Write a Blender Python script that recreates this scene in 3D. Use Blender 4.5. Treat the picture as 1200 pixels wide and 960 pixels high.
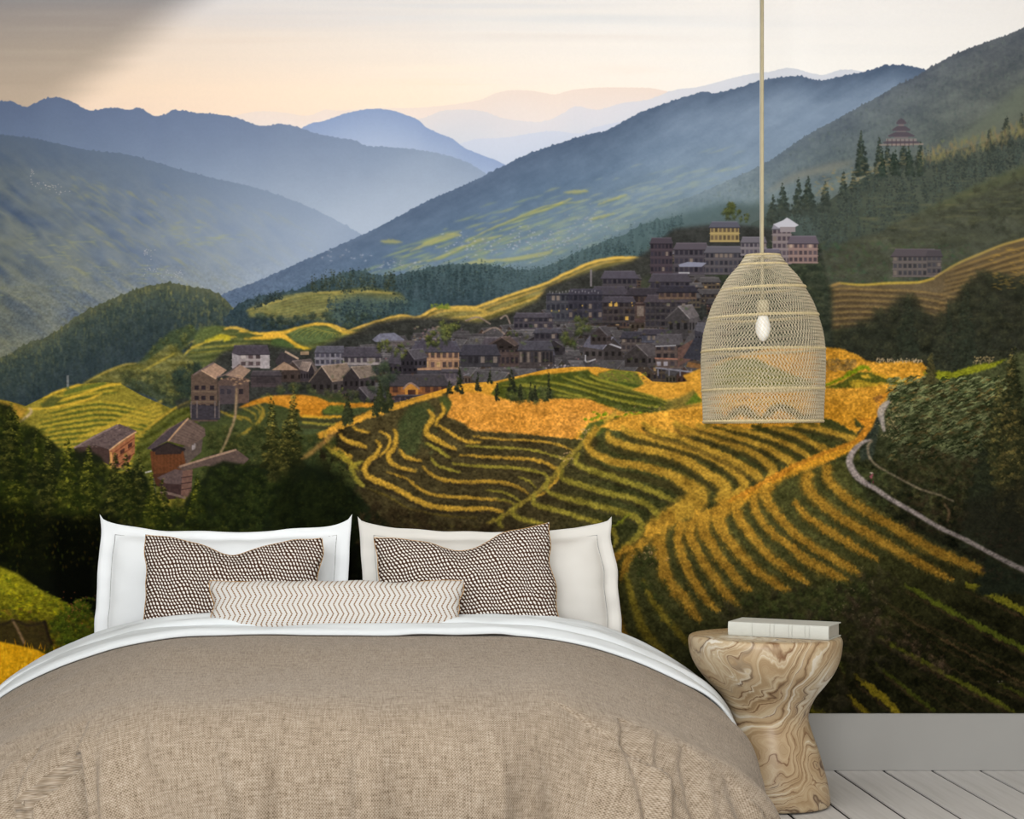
import bpy, bmesh, math, random
import numpy as np
from mathutils import Vector, Matrix, noise as mnoise
for _o in list(bpy.data.objects): bpy.data.objects.remove(_o)
SC = bpy.context.scene; COL = SC.collection
PI = math.pi
# ---------------------------------------------------------------- camera (picture treated as 1200 x 960)
FOC, CX, CY, DW, HC = 2088.0, 415.0, 520.0, 6.0, 1.1     # focal length and vanishing point in pixels, wall distance, eye height
cam = bpy.data.cameras.new('camera'); camo = bpy.data.objects.new('camera', cam); COL.objects.link(camo)
camo.location = (0, -DW, HC); camo.rotation_euler = (PI/2, 0, 0)
cam.sensor_fit = 'HORIZONTAL'; cam.sensor_width = 36; cam.lens = FOC/1200*36
cam.shift_x = (600-CX)/1200; cam.shift_y = (CY-480)/1200; cam.clip_start = .05
SC.camera = camo
# ---------------------------------------------------------------- light
w = bpy.data.worlds.new('world'); SC.world = w; w.use_nodes = True
w.node_tree.nodes['Background'].inputs[0].default_value = (.93, .96, 1, 1); w.node_tree.nodes['Background'].inputs[1].default_value = .8
def area(name, loc, target, sx, sy, power, col):
    l = bpy.data.lights.new(name, 'AREA'); l.shape = 'RECTANGLE'; l.size = sx; l.size_y = sy; l.energy = power; l.color = col
    o = bpy.data.objects.new(name, l); COL.objects.link(o); o.location = loc
    o.rotation_euler = (Vector(target)-Vector(loc)).to_track_quat('-Z', 'Y').to_euler(); return o
area('window_light', (-1.7, -9.5, 2.3), (.8, 0, 1.9), 3.2, 2.4, 560, (1, .995, .985))
area('overhead_fill_light', (.5, -2.3, 2.86), (.5, -2.2, 0), 2.8, 1.8, 44, (1, .985, .96))  # added fill, no real ceiling panel; brightens the bed top and wall
area('side_window_light', (-1.6, -3.9, 1.7), (.9, -.6, .7), 1.5, 1.4, 52, (.94, .98, 1))
vs = SC.view_settings; vs.view_transform = 'Standard'; vs.look = 'None'; vs.gamma = 1; vs.use_curve_mapping = False; vs.exposure = 0.0
# ---------------------------------------------------------------- printed landscape of the wallpaper
MX0, MX1, MY0, MY1 = -200.0, 1400.0, -110.0, 842.0      # the print's extent in its own units
MS = 1.5
class Print:
    def __init__(s):
        s.W = int((MX1-MX0)*MS); s.H = int((MY1-MY0)*MS)
        s.c = np.zeros((s.H, s.W, 3), np.float32)
        s.rs = np.random.RandomState(7)
        s.X = (np.arange(s.W, dtype=np.float32)+.5)/MS+MX0
        s.Y = (np.arange(s.H, dtype=np.float32)+.5)/MS+MY0
        s.stamps = {}
    def noise(s, cx, cy, seed, octs=3, pers=.5):
        """value noise over the whole print, cell cx by cy units, roughly -1..1"""
        r = np.random.RandomState(seed); out = np.zeros((s.H, s.W), np.float32); a = 1.; t = 0.
        for o in range(octs):
            gx = (s.X-MX0)/cx*2**o; gy = (s.Y-MY0)/cy*2**o
            nx = int(gx[-1])+3; ny = int(gy[-1])+3
            g = r.rand(ny, nx).astype(np.float32)*2-1
            ix = gx.astype(int); fx = gx-ix; fx = fx*fx*(3-2*fx)
            iy = gy.astype(int); fy = gy-iy; fy = (fy*fy*(3-2*fy))[:, None]
            rowv = g[:, ix]*(1-fx)+g[:, ix+1]*fx
            out += a*(rowv[iy]*(1-fy)+rowv[iy+1]*fy); t += a*.6; a *= pers
        return out/t
    def anis(s, ang, cl, cw, seed, octs=3, pers=.55):
        """noise stretched along a direction (degrees), cells cl long and cw wide"""
        a = np.radians(ang); u = ((s.X[None, :]*np.cos(a)+s.Y[:, None]*np.sin(a))/cl+60).astype(np.float32); v = ((-s.X[None, :]*np.sin(a)+s.Y[:, None]*np.cos(a))/cw+400).astype(np.float32)
        r = np.random.RandomState(seed); out = 0; t = 0.; am = 1.
        for o in range(octs):
            g = (r.rand(512, 512)*2-1).astype(np.float32); U = u*2**o; V = v*2**o; iu = U.astype(np.int32); iv = V.astype(np.int32); fu = U-iu; fv = V-iv
            fu = fu*fu*(3-2*fu); fv = fv*fv*(3-2*fv); iu &= 511; iv &= 511; iu1 = (iu+1) & 511; iv1 = (iv+1) & 511
            out = out+am*((g[iv, iu]*(1-fu)+g[iv, iu1]*fu)*(1-fv)+(g[iv1, iu]*(1-fu)+g[iv1, iu1]*fu)*fv); t += am*.6; am *= pers
        return out/t
    def mask(s, poly, soft=0.):
        p = (np.asarray(poly, np.float64)-[MX0, MY0])*MS
        SS = 3
        x0 = max(0, int(p[:, 0].min()-2-3*soft)); x1 = min(s.W, int(p[:, 0].max()+3+3*soft))
        y0 = max(0, int(p[:, 1].min()-2-3*soft)); y1 = min(s.H, int(p[:, 1].max()+3+3*soft))
        if x1-x0 < 1 or y1-y0 < 1: return None
        w = x1-x0; h = y1-y0
        acc = np.zeros((h*SS, w+2)); q = np.roll(p, -1, 0)
        rows = []; cols = []; vals = []
        for (ax, ay), (bx, by) in zip(p, q):
            if ay == by: continue
            sg = 1.
            if ay > by: ax, ay, bx, by = bx, by, ax, ay; sg = -1.
            r0 = int(np.ceil((ay-y0)*SS-.5)); r1 = int(np.ceil((by-y0)*SS-.5))
            r0 = max(r0, 0); r1 = min(r1, h*SS)
            if r1 <= r0: continue
            r = np.arange(r0, r1); yy = (r+.5)/SS+y0
            x = np.clip(ax+(yy-ay)*(bx-ax)/(by-ay)-x0, 0, w)
            i = x.astype(int); f = x-i
            rows += [r, r]; cols += [i, i+1]; vals += [sg*(1-f), sg*f]
        if not rows: return None
        np.add.at(acc, (np.concatenate(rows), np.concatenate(cols)), np.concatenate(vals))
        m = np.clip(np.abs(np.cumsum(acc, 1)[:, :w]), 0, 1).reshape(h, SS, w).mean(1).astype(np.float32)
        if soft > 0: m = blur(m, soft)
        return (slice(y0, y1), slice(x0, x1)), m
    def fill(s, poly, col, alpha=1., soft=0., mod=None):
        r = s.mask(poly, soft)
        if r is None: return
        sl, m = r
        s.put(sl, m*alpha, col, mod)
    def put(s, sl, m, col, mod=None):
        if callable(col): C = col(s.X[sl[1]][None, :], s.Y[sl[0]][:, None], sl)
        else: C = np.asarray(col, np.float32)/255.
        if mod is not None: m = m*(mod[sl] if mod.shape == s.c.shape[:2] else mod)
        m = m[..., None]; v = s.c[sl]; v += (C-v)*m
    def stroke(s, pts, w, col, alpha=1., soft=0., jit=0., n=7, mod=None):
        P = spline(pts, n); k = len(P)
        if np.isscalar(w): w = [w, w]
        ww = np.interp(np.linspace(0, 1, k), np.linspace(0, 1, len(w)), w)
        d = np.gradient(P, axis=0); L = np.hypot(d[:, 0], d[:, 1])+1e-6
        nrm = np.stack([-d[:, 1]/L, d[:, 0]/L], 1)
        j1 = s.rs.randn(k)*jit; j2 = s.rs.randn(k)*jit
        a = P+nrm*(ww/2+j1)[:, None]; b = P-nrm*(ww/2+j2)[:, None]
        s.fill(np.concatenate([a, b[::-1]]), col, alpha, soft, mod)
    def dab(s, x, y, rx, ry, col, alpha=1., kind=0):
        """one irregular soft blob"""
        rx = max(rx*MS, .7); ry = max(ry*MS, .7)
        key = (int(rx*2+.5), int(ry*2+.5), kind, s.rs.randint(4))
        k = s.stamps.get(key)
        if k is None:
            hx = int(rx*1.35+1); hy = int(ry*1.35+1)
            u, v = np.meshgrid(np.arange(-hx, hx+1)/rx, np.arange(-hy, hy+1)/ry)
            th = np.arctan2(v, u); R = np.hypot(u, v)
            ph = s.rs.rand(3)*6.28
            am = min(1., (rx+ry)/9)
            e = 1+am*(.16*np.sin(2*th+ph[0])+.14*np.sin(3*th+ph[1])+.13*np.sin(7*th+ph[2])+.08*np.sin(11*th+ph[0]))
            if kind == 1: e = .8+.0*th
            k = np.clip((e-R)*1.3, 0, 1).astype(np.float32); s.stamps[key] = k
        h, w = k.shape
        cx = int((x-MX0)*MS)-w//2; cy = int((y-MY0)*MS)-h//2
        if cx < 0 or cy < 0 or cx+w > s.W or cy+h > s.H: return
        v = s.c[cy:cy+h, cx:cx+w]; v += (np.asarray(col, np.float32)/255-v)*(k*alpha)[..., None]
def blur(m, r):
    r = max(1, int(round(r)))
    for _ in range(2):
        for ax in (0, 1):
            if m.shape[ax] < 2*r+2: continue
            p = np.pad(m, [(r+1, r) if a == ax else (0, 0) for a in (0, 1)], mode='edge')
            c = np.cumsum(p, ax, dtype=np.float64)
            m = ((c[2*r+1:]-c[:-2*r-1]) if ax == 0 else (c[:, 2*r+1:]-c[:, :-2*r-1]))/(2*r+1)
    return m.astype(np.float32)
def spline(pts, n=7):
    P = np.asarray(pts, float)
    if len(P) < 3: 
        t = np.linspace(0, 1, n*2)[:, None]; return P[0]*(1-t)+P[-1]*t
    Q = np.vstack([2*P[0]-P[1], P, 2*P[-1]-P[-2]]); out = []
    for i in range(1, len(Q)-2):
        t = np.linspace(0, 1, n, endpoint=False)[:, None]
        a, b, c, d = Q[i-1:i+3]
        out.append(.5*((2*b)+(c-a)*t+(2*a-5*b+4*c-d)*t*t+(3*b-a-3*c+d)*t**3))
    out.append(P[-1:]); return np.vstack(out)
def ramp(t, stops):
    xs = [a for a, _ in stops]
    return np.stack([np.interp(t, xs, [c[i] for _, c in stops]) for i in range(3)], -1).astype(np.float32)/255.
def below(ridge, bottom=860): return list(ridge)+[(ridge[-1][0], bottom), (ridge[0][0], bottom)]
def rough(ridge, amp, step, rs):
    P = spline(ridge, 8); x = np.arange(P[:, 0].min(), P[:, 0].max(), step)
    o = np.argsort(P[:, 0]); y = np.interp(x, P[o, 0], P[o, 1])
    return list(zip(x, y-np.abs(rs.randn(len(x)))*amp))

def paint():
    p = Print(); rs = p.rs; R = rs.rand
    n1 = p.noise(90, 40, 1, 4); n2 = p.noise(14, 9, 2, 3); n3 = p.noise(3.2, 2.4, 3, 2, .7); nst = p.noise(260, 9, 4, 3)
    nv = p.noise(3.0, 13, 5, 2); ndiag = p.noise(30, 10, 6, 4)
    nL = p.anis(34, 70, 22, 21, 4); nR = p.anis(-28, 40, 8, 22, 3)
    # sky
    X = p.X[None, :]+0*p.Y[:, None]; Y = p.Y[:, None]+0*p.X[None, :]
    A = ramp(Y, [(-110, (222, 222, 230)), (0, (226, 224, 228)), (35, (240, 226, 214)), (100, (249, 226, 204)), (150, (248, 222, 200))])
    B = ramp(Y, [(-110, (234, 234, 236)), (0, (240, 236, 233)), (40, (241, 235, 230)), (80, (247, 235, 222)), (115, (251, 233, 214)), (160, (246, 228, 210))])
    Cc = ramp(Y, [(-110, (252, 252, 252)), (0, (252, 250, 249)), (80, (250, 248, 245)), (130, (246, 243, 240))])
    t1 = np.clip((X-150)/400, 0, 1)[..., None]; t2 = np.clip((X-500)/420, 0, 1)[..., None]
    p.c[:] = (A*(1-t1)+B*t1)*(1-t2)+Cc*t2
    st = nst*np.clip((70-Y)/60, .25, 1)*np.clip((1150-X)/500, .25, 1)
    p.c += (np.stack([st*.018, st*.013, st*.004], -1))
    for (x, y, w, h, c, a) in [(560, 8, 170, 5, (219, 223, 230), .5), (690, 24, 160, 6, (222, 226, 231), .6), (470, 20, 90, 5, (226, 228, 233), .5), (620, 46, 200, 5, (236, 229, 224), .5), (330, 26, 90, 4, (222, 222, 230), .5), (500, 84, 70, 6, (252, 238, 222), .8), (735, 82, 40, 5, (250, 236, 226), .8), (860, 30, 160, 6, (243, 243, 244), .6), (1040, 60, 120, 4, (245, 244, 243), .6), (520, 96, 50, 4, (252, 230, 205), .7), (240, 50, 120, 4, (238, 222, 208), .5)]:
        m = np.exp(-((X-x)/w)**2-((Y-y+nst*4)/h)**2).astype(np.float32)*a*(.7+.5*nst)
        p.put((slice(0, p.H), slice(0, p.W)), np.clip(m, 0, 1), c)
    def mount(ridge, top, bot, depth, amp=.6, tex=.0, seed=None, alpha=1., step=2.):
        rd = rough(ridge, amp, step, rs)
        rx = np.array([a for a, _ in rd]); ry = np.array([b for _, b in rd]); ry = blur(ry[None, :].repeat(5, 0), 6)[2] if False else ry
        def col(Xs, Ys, sl):
            d = np.clip((Ys-np.interp(Xs, rx, ry))/depth, 0, 1)
            T = np.asarray(top(Xs) if callable(top) else top, np.float32); B_ = np.asarray(bot(Xs) if callable(bot) else bot, np.float32)
            c = (T+(B_-T)*d[..., None])/255.
            if tex: c = c*(1+tex*n2[sl][..., None]*.7+tex*n1[sl][..., None])
            return c
        p.fill(below(rd), col, alpha)
    sd = ((X-230)*(-115)-(Y-0)*140)/181.                   # greyer upper-left corner of the sky, soft diagonal edge
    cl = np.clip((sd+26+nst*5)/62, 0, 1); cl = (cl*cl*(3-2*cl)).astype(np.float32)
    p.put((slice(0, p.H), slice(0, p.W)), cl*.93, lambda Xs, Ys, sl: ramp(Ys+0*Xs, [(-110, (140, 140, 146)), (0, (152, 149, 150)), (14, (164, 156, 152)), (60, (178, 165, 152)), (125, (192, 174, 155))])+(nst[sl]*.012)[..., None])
    # far pale ranges
    mount([(270, 137), (300, 131), (330, 132), (360, 136), (380, 129), (400, 130), (440, 127), (480, 127), (520, 124), (560, 118), (580, 110), (600, 106), (625, 107), (650, 111), (670, 106), (700, 103), (740, 103), (765, 104), (790, 109), (840, 118)], (238, 222, 212), (232, 224, 222), 50, .3)
    mount([(440, 150), (495, 139), (520, 130), (560, 130), (590, 139), (620, 143), (640, 142), (660, 133), (675, 125), (700, 129), (730, 121), (760, 117), (790, 106), (820, 102), (850, 94), (880, 87), (900, 85), (925, 80), (950, 86), (965, 88), (990, 82), (1030, 87), (1100, 95)], lambda x: np.stack([np.interp(x, [500, 700, 900], [222, 220, 214]), np.interp(x, [500, 700, 900], [216, 218, 218]), np.interp(x, [500, 700, 900], [217, 225, 228])], -1), (206, 212, 224), 55, .4)
    mount([(500, 180), (545, 167), (560, 163), (590, 162), (620, 157), (650, 154), (680, 157), (700, 149), (760, 140), (900, 140)], (203, 209, 225), (190, 202, 222), 60, .4)
    mount([(340, 160), (362, 146), (380, 142), (400, 135), (420, 130), (440, 128), (460, 130), (475, 135), (490, 141), (500, 150), (515, 157), (530, 163), (545, 174), (562, 181), (585, 190), (610, 204), (650, 230)], (141, 160, 196), (178, 192, 216), 60, .4)
    # left blue range
    mount([(-210, 128), (-150, 106), (-90, 118), (-40, 108), (0, 119), (15, 120), (30, 126), (45, 120), (60, 115), (70, 115), (85, 120), (105, 130), (130, 127), (150, 129), (165, 128), (180, 136), (192, 136), (205, 130), (230, 133), (250, 134), (275, 138), (305, 148), (330, 146), (350, 150), (370, 157), (400, 163), (415, 165), (430, 172), (455, 173), (480, 175), (520, 182), (545, 190), (560, 198), (600, 225), (640, 250)],
          lambda x: np.stack([np.interp(x, [0, 250, 500], [98, 112, 136]), np.interp(x, [0, 250, 500], [113, 128, 152]), np.interp(x, [0, 250, 500], [143, 158, 176])], -1),
          lambda x: np.stack([np.interp(x, [0, 250, 500], [118, 142, 172]), np.interp(x, [0, 250, 500], [136, 158, 184]), np.interp(x, [0, 250, 500], [160, 180, 200])], -1), 110, .9, .012)
    # haze band at the foot of the valley
    m = np.exp(-((X-470)/150)**2-((Y-262+(X-470)*.32)/36)**2).astype(np.float32)*.35
    p.put((slice(0, p.H), slice(0, p.W)), m, (178, 190, 208))
    # left near mountain
    lr = [(-210, 120), (-100, 140), (0, 158), (40, 163), (100, 176), (150, 182), (190, 193), (240, 207), (300, 221), (350, 238), (400, 262), (450, 292), (500, 330)]
    def lcol(Xs, Ys, sl):
        ry = np.interp(Xs, [a for a, _ in lr], [b for _, b in lr]); d = np.clip((Ys-ry)/210, 0, 1)[..., None]
        tx = np.clip(Xs/420, 0, 1)[..., None]*np.ones_like(d)
        c = np.array([90, 104, 124])*(1-tx)+np.array([126, 143, 168])*tx
        lo = np.array([104, 110, 104])*(1-tx)+np.array([160, 172, 190])*tx
        c = c+(lo-c)*d
        rdg = (1-2.6*np.abs(nL[sl]))*.85+n1[sl]*.5
        amp = (1-tx[..., 0]*.9)*np.clip((Ys-ry)/60, .12, 1)
        c = c+(rdg*amp)[..., None]*np.array([15, 12, 2])+(n2[sl]*amp)[..., None]*5
        return c/255.
    p.fill(below(rough(lr, .9, 2, rs)), lcol)
    for _ in range(260):                                  # lit spurs and little fields
        x = 60+R()*300; y = 200+R()*170+x*.05
        if y < np.interp(x, [a for a, _ in lr], [b for _, b in lr])+18: continue
        L = 8+R()*26; f = np.clip(1-x/420, .15, 1)
        p.stroke([(x, y), (x+L*.5, y+L*.2), (x+L, y+L*.62)], [0, 1.5+R()*3, 0], (150, 150, 108), .28*f+.05, 1)
    for k, (x, y, w, h) in enumerate([(205, 268, 30, 10), (225, 283, 22, 6), (75, 282, 40, 8), (60, 300, 34, 10), (262, 280, 20, 5), (120, 322, 50, 14), (20, 345, 40, 10), (180, 318, 20, 8)]):
        for _ in range(14): p.dab(x+(R()-.5)*w*2, y+(R()-.5)*h*2, 4+R()*6, 1+R()*1.3, (150, 155, 112), .28)
    for (x0, y0, sx, sy, n) in [(37, 205, 3, 10, 12), (55, 218, 20, 6, 26), (74, 225, 8, 3, 7), (172, 296, 12, 6, 14), (176, 316, 9, 10, 12), (205, 322, 18, 7, 22), (240, 338, 18, 5, 12)]:
        for _ in range(n): p.dab(x0+rs.randn()*sx*.5, y0+rs.randn()*sy*.4, .5+R()*.6, .5+R()*.3, (206, 196, 190), .75)
    p.fill([(255, 345), (285, 325), (330, 312), (390, 292), (450, 262), (520, 232), (560, 225), (520, 290), (380, 330)], (160, 175, 196), .35, 14)
    hz = (np.exp(-((X-330)/120)**2-((Y-262)/62)**2)*.30+np.exp(-(((X-430)+(Y-240)*1.3)/46)**2-((Y-250)/90)**2)*.22).astype(np.float32)
    p.put((slice(0, p.H), slice(0, p.W)), hz, (172, 184, 202))
    # big mountain on the far side, with valley fields
    r7 = [(200, 375), (262, 345), (300, 331), (345, 311), (400, 287), (443, 267), (500, 237), (550, 215), (587, 197), (617, 182), (660, 167), (693, 157), (710, 154), (750, 133), (800, 115), (827, 108), (837, 110), (867, 103), (893, 95), (933, 90), (960, 95), (987, 90), (1013, 85), (1047, 77), (1090, 84), (1200, 120)]
    def c7(Xs, Ys, sl):
        ry = np.interp(Xs, [a for a, _ in r7], [b for _, b in r7]); d = Ys-ry
        c = ramp(d+0*Xs, [(0, (88, 104, 128)), (50, (90, 110, 134)), (110, (108, 128, 142)), (190, (100, 118, 124))])*255
        h = np.clip((Xs-620)/300, 0, 1)[..., None]*np.clip(d/30, 0, 1)[..., None]*np.clip(1.25-d/240, 0, 1)[..., None]
        c = c+(np.array([142, 160, 182])-c)*h*.75
        c = c+(n2[sl]*2.5+n1[sl]*4+nR[sl]*4.5+n3[sl]*1.5)[..., None]
        return c/255
    p.fill(below(rough(r7, 1.0, 1.7, rs)), c7)
    # lit terraces on that slope
    for _ in range(520):
        t = R(); x = 430+t*400+rs.randn()*18; yc = 318-(x-430)*.19+(x-430)**2*-.00012
        y = yc+rs.randn()*20
        if y < np.interp(x, [a for a, _ in r7], [b for _, b in r7])+34: continue
        L = 8+R()*30; g = R()
        cc = np.array([164, 166, 100])*g+np.array([118, 142, 124])*(1-g); hz = np.clip((x-560)/350, 0, .55)
        cc = cc*(1-hz)+np.array([160, 172, 182])*hz
        p.stroke([(x, y), (x+L*.5, y-L*.12-R()*2), (x+L, y-L*.32)], [0, 1+R()*2.4, 0], cc, .3+.25*R(), .6)
    for pts, w in [([(480, 295), (505, 284), (530, 276), (541, 276)], 6), ([(445, 283), (460, 283), (472, 284)], 5), ([(490, 308), (520, 300), (560, 283), (590, 276)], 3), ([(560, 305), (600, 304), (640, 297), (648, 292)], 5), ([(545, 283), (590, 262), (640, 245), (672, 232)], 3), ([(660, 226), (690, 224)], 4), ([(540, 310), (580, 306)], 4), ([(700, 240), (735, 228)], 3), ([(690, 258), (720, 250)], 2.5), ([(600, 258), (640, 242), (680, 236)], 2)]:
        p.stroke(pts, [1, w, w, 1], (182, 174, 96), .55, 1.2, .4)
        p.stroke([(a, b+w*.6) for a, b in pts], [.5, 1.5, .5], (92, 112, 92), .5, .6)
    for (x0, y0, sx, sy, n) in [(640, 283, 50, 14, 150), (560, 288, 40, 10, 80), (700, 262, 40, 12, 60), (470, 310, 30, 6, 40), (400, 300, 30, 6, 20), (800, 282, 60, 12, 50)]:
        for _ in range(n): p.dab(x0+rs.randn()*sx*.6, y0+rs.randn()*sy*.6-(0), 1+R()*1.6, .8+R()*.8, rs.choice([150, 172, 120])+np.array([0, 4, 14]), .5)
    # right mountain
    r8 = [(640, 330), (700, 292), (740, 266), (800, 236), (850, 214), (900, 190), (940, 163), (985, 138), (1020, 119), (1055, 99), (1070, 93), (1090, 80), (1120, 64), (1150, 52), (1185, 40), (1200, 33), (1260, 8), (1330, -12), (1410, -40)]
    def c8(Xs, Ys, sl):
        ry = np.interp(Xs, [a for a, _ in r8], [b for _, b in r8]); d = Ys-ry
        t = np.clip((Xs-700)/450, 0, 1)[..., None]+0*d[..., None]
        c = np.array([112, 130, 142])*(1-t)+np.array([92, 98, 106])*t
        lo = np.array([84, 106, 104])*(1-t)+np.array([98, 104, 98])*t
        c = c+(lo-c)*np.clip(d/110, 0, 1)[..., None]
        hz = np.exp(-((Xs-830)/110)**2-((Ys-245)/60)**2)[..., None]; c = c+(np.array([132, 150, 162])-c)*hz*.5
        fold = np.sin((Xs*.75+Ys*.9)/34+n1[sl]*3)*5
        c = c+(n2[sl]*4+fold+nv[sl]*1.5+n3[sl]*4+nR[sl]*5)[..., None]*np.array([1, 1, .8])
        return c/255
    p.fill(below(rough(r8, 1.3, 1.4, rs)), c8)
    for _ in range(2600):
        x = 680+R()*600; y0 = np.interp(x, [a for a, _ in r8], [b for _, b in r8]); y = y0+4+R()**.9*150
        g = R(); f = np.clip((x-700)/400, 0, 1)
        cc = (np.array([72, 88, 92])*(1-g)+np.array([126, 138, 124])*g) if R() < .75 else np.array([60, 72, 74])
        p.dab(x, y, 1.2+R()*2, 1.5+R()*2.4, cc, .22)
    p.stroke([(1110, 172), (1150, 155), (1180, 138), (1215, 118), (1300, 96)], [8, 30, 44, 60], (112, 120, 102), .55, 8)
    p.stroke([(900, 225), (930, 208), (975, 196), (1000, 190)], [3, 8, 10, 4], (150, 142, 122), .4, 4)
    # pagoda ridge: forest of upright conifers
    def conifer(x, y, h, w, dark, light, lit=.5, a=1., n=None):
        n = n or int(h*.75+4); dark = np.array(dark, float); light = np.array(light, float); big = h > 60; tiers = 5+int(h/22); ph = R()
        lean = (R()-.5)*.08*h
        for i in range(n):
            t = (i+R()*.8)/n; yy = y-h+t*h; fr = (t*tiers+ph) % 1; ww = w*(.06+.94*t**.8)*(.62+.38*fr)*(.85+.3*R()); x0 = x+lean*(1-t)
            for _ in range(1+int(ww/(2.6 if big else 2.2))):
                u = R()*2-1; g = R()**2.2*lit*(1.25 if u < .35 else .5)*(1.3-.55*t)*(1 if fr < .6 else .5)
                c = dark*(.7+.5*R())*(1-g)+light*g
                rr = (.9+ww*(.10 if big else .13))*(.6+.8*R()); p.dab(x0+u*ww*.5, yy+abs(u)*h*.035, rr, rr*(.7 if big else 1), np.clip(c, 0, 255), a)
        if big:
            for _ in range(int(h*w/26)):
                t = R()**.8; fr = (t*tiers+ph) % 1; ww = w*(.06+.9*t**.8)*(.62+.38*fr); u = R()*1.9-1
                if fr > .75: continue
                p.dab(x+lean*(1-t)+u*ww*.5, y-h+t*h, .7+R()*1.3, .6+R()*.7, np.clip((dark*.3+light*.95)*(.65+.55*R()), 0, 255), .55*lit*1.3*(1-.6*t))
    def forest(poly_top, poly_bot, n, h, w, dark, light, lit=.5, a=.9):
        tx = [q[0] for q in poly_top]; ty = [q[1] for q in poly_top]; bx = [q[0] for q in poly_bot]; by = [q[1] for q in poly_bot]
        L = []
        for _ in range(n):
            x = tx[0]+R()*(tx[-1]-tx[0]); y0 = np.interp(x, tx, ty); y1 = np.interp(x, bx, by)
            if y1 <= y0: continue
            L.append((y0+(y1-y0)*R()**1.2, x))
        L.sort()
        for y, x in L:
            k = .75+R()*.5; b = .85+R()*.3
            conifer(x, y+h*.5, h*k, w*k, np.array(dark)*b, np.array(light)*b, lit*(.5+R()), a, n=max(4, int(h*.4)))
    def woods(region, n, r, dark, light, a=.5, tall=1.):
        pol = p.mask(region)
        if pol is None: return
        (sy, sx), m = pol; xs = np.array(region)
        k = 0; L = []
        while k < n:
            x = xs[:, 0].min()+R()*np.ptp(xs[:, 0]); y = xs[:, 1].min()+R()*np.ptp(xs[:, 1]); k += 1
            i = int((y-MY0)*MS)-sy.start; j = int((x-MX0)*MS)-sx.start
            if 0 <= i < m.shape[0] and 0 <= j < m.shape[1] and m[i, j] > .5: L.append((y, x))
        L.sort()
        for y, x in L:
            # crown: dark underside first, then light flecks on the sunward top
            rr = r*(.6+R()*.8); g = R(); D = np.array(dark)*(.75+R()*.5); Lc = np.array(light)
            p.dab(x, y+rr*.35, rr, rr*.9*tall, D*.7, a)
            p.dab(x-rr*.15, y-rr*.2, rr*.8, rr*.65*tall, D*(1-g*.45)+Lc*g*.45, a)
            for _ in range(3): p.dab(x+(R()-.6)*rr*1.3, y-rr*(.1+R()*.8)*tall, rr*.25, rr*.22, D*.4+Lc*.6*(.6+R()*.6), a*.8)
    # slopes under it
    r11 = [(880, 262), (905, 250), (940, 246), (965, 240), (1000, 214), (1040, 196), (1080, 186), (1120, 176), (1160, 165), (1200, 152), (1300, 120), (1410, 100)]
    def c11(Xs, Ys, sl):
        c = ramp(Ys+0*Xs, [(180, (74, 82, 74)), (260, (62, 72, 62)), (330, (56, 64, 56)), (420, (50, 56, 46))])*255
        return (c+(n2[sl]*7+n3[sl]*4+n1[sl]*4)[..., None]*np.array([1, 1, .8]))/255
    p.fill(below(r11), c11)
    p.fill([(760, 262), (800, 250), (850, 238), (900, 240), (960, 250), (960, 330), (700, 360), (690, 320)], (70, 86, 86), .75, 6, None)
    ptop = [(895, 262), (915, 248), (945, 242), (975, 238), (1000, 222), (1020, 200), (1050, 190), (1090, 184), (1120, 182), (1160, 170), (1200, 160), (1400, 110)]
    pbot = [(895, 300), (950, 296), (1000, 282), (1050, 258), (1100, 232), (1150, 210), (1200, 190), (1400, 130)]
    forest(ptop, pbot, 700, 20, 6.5, (52, 64, 62), (112, 116, 84), .28, .7)
    for x, yb, h, w in [(1010, 205, 52, 13), (1031, 200, 40, 10), (1040, 196, 30, 8), (1060, 196, 30, 12), (1078, 200, 34, 10), (918, 252, 38, 12), (935, 250, 42, 12), (948, 250, 44, 13), (967, 248, 36, 12), (988, 235, 36, 9), (1000, 225, 24, 8), (1178, 170, 34, 12), (1197, 160, 28, 10), (905, 262, 34, 12), (1160, 178, 28, 11)]:
        conifer(x, yb, h, w*1.45, (50, 60, 56), (104, 108, 80), .4, .9)
    for _ in range(260):                                  # sunlit crowns along the crest
        x = 1075+R()*130; y = 196-(x-1075)*.3+rs.randn()*5
        p.dab(x, y-8, 1.5+R()*1.5, 3+R()*3, (128+R()*24, 122+R()*18, 88), .38)
    for _ in range(130):
        x = 955+R()*110; y = 222-(x-955)*.33+rs.randn()*6
        p.dab(x, y, 2+R()*2, 1.2+R(), (142, 128, 92), .4)
    # far-right pagoda
    pg = (86, 80, 88)
    for k, (yy, w, h) in enumerate([(141, 6, 7), (149, 11, 6), (156, 16, 6), (164, 22, 7)]):
        p.fill([(1056-w*.55, yy), (1056+w*.55, yy), (1056+w*.5, yy+h), (1056-w*.5, yy+h)], (118, 110, 112))
        p.fill([(1056-w, yy+3), (1056-w*.45, yy-1), (1056+w*.45, yy-1), (1056+w, yy+3), (1056+w*.9, yy+4.5), (1056-w*.9, yy+4.5)], pg)
    p.stroke([(1038, 164), (1074, 164)], 3, (130, 124, 122)); p.stroke([(1030, 170), (1082, 169)], 2, (150, 134, 124), .7)
    p.stroke([(1056, 139), (1056, 143)], 2, pg)
    for x in range(1040, 1075, 5): p.stroke([(x, 163), (x, 172)], 1, (80, 70, 76), .8)
    for x, yb, h, w in [(1034, 208, 32, 10), (1050, 205, 30, 12), (1066, 205, 34, 12), (1078, 206, 30, 10), (1046, 200, 22, 10)]: conifer(x, yb, h, w, (44, 56, 50), (96, 104, 76), .4)
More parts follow.
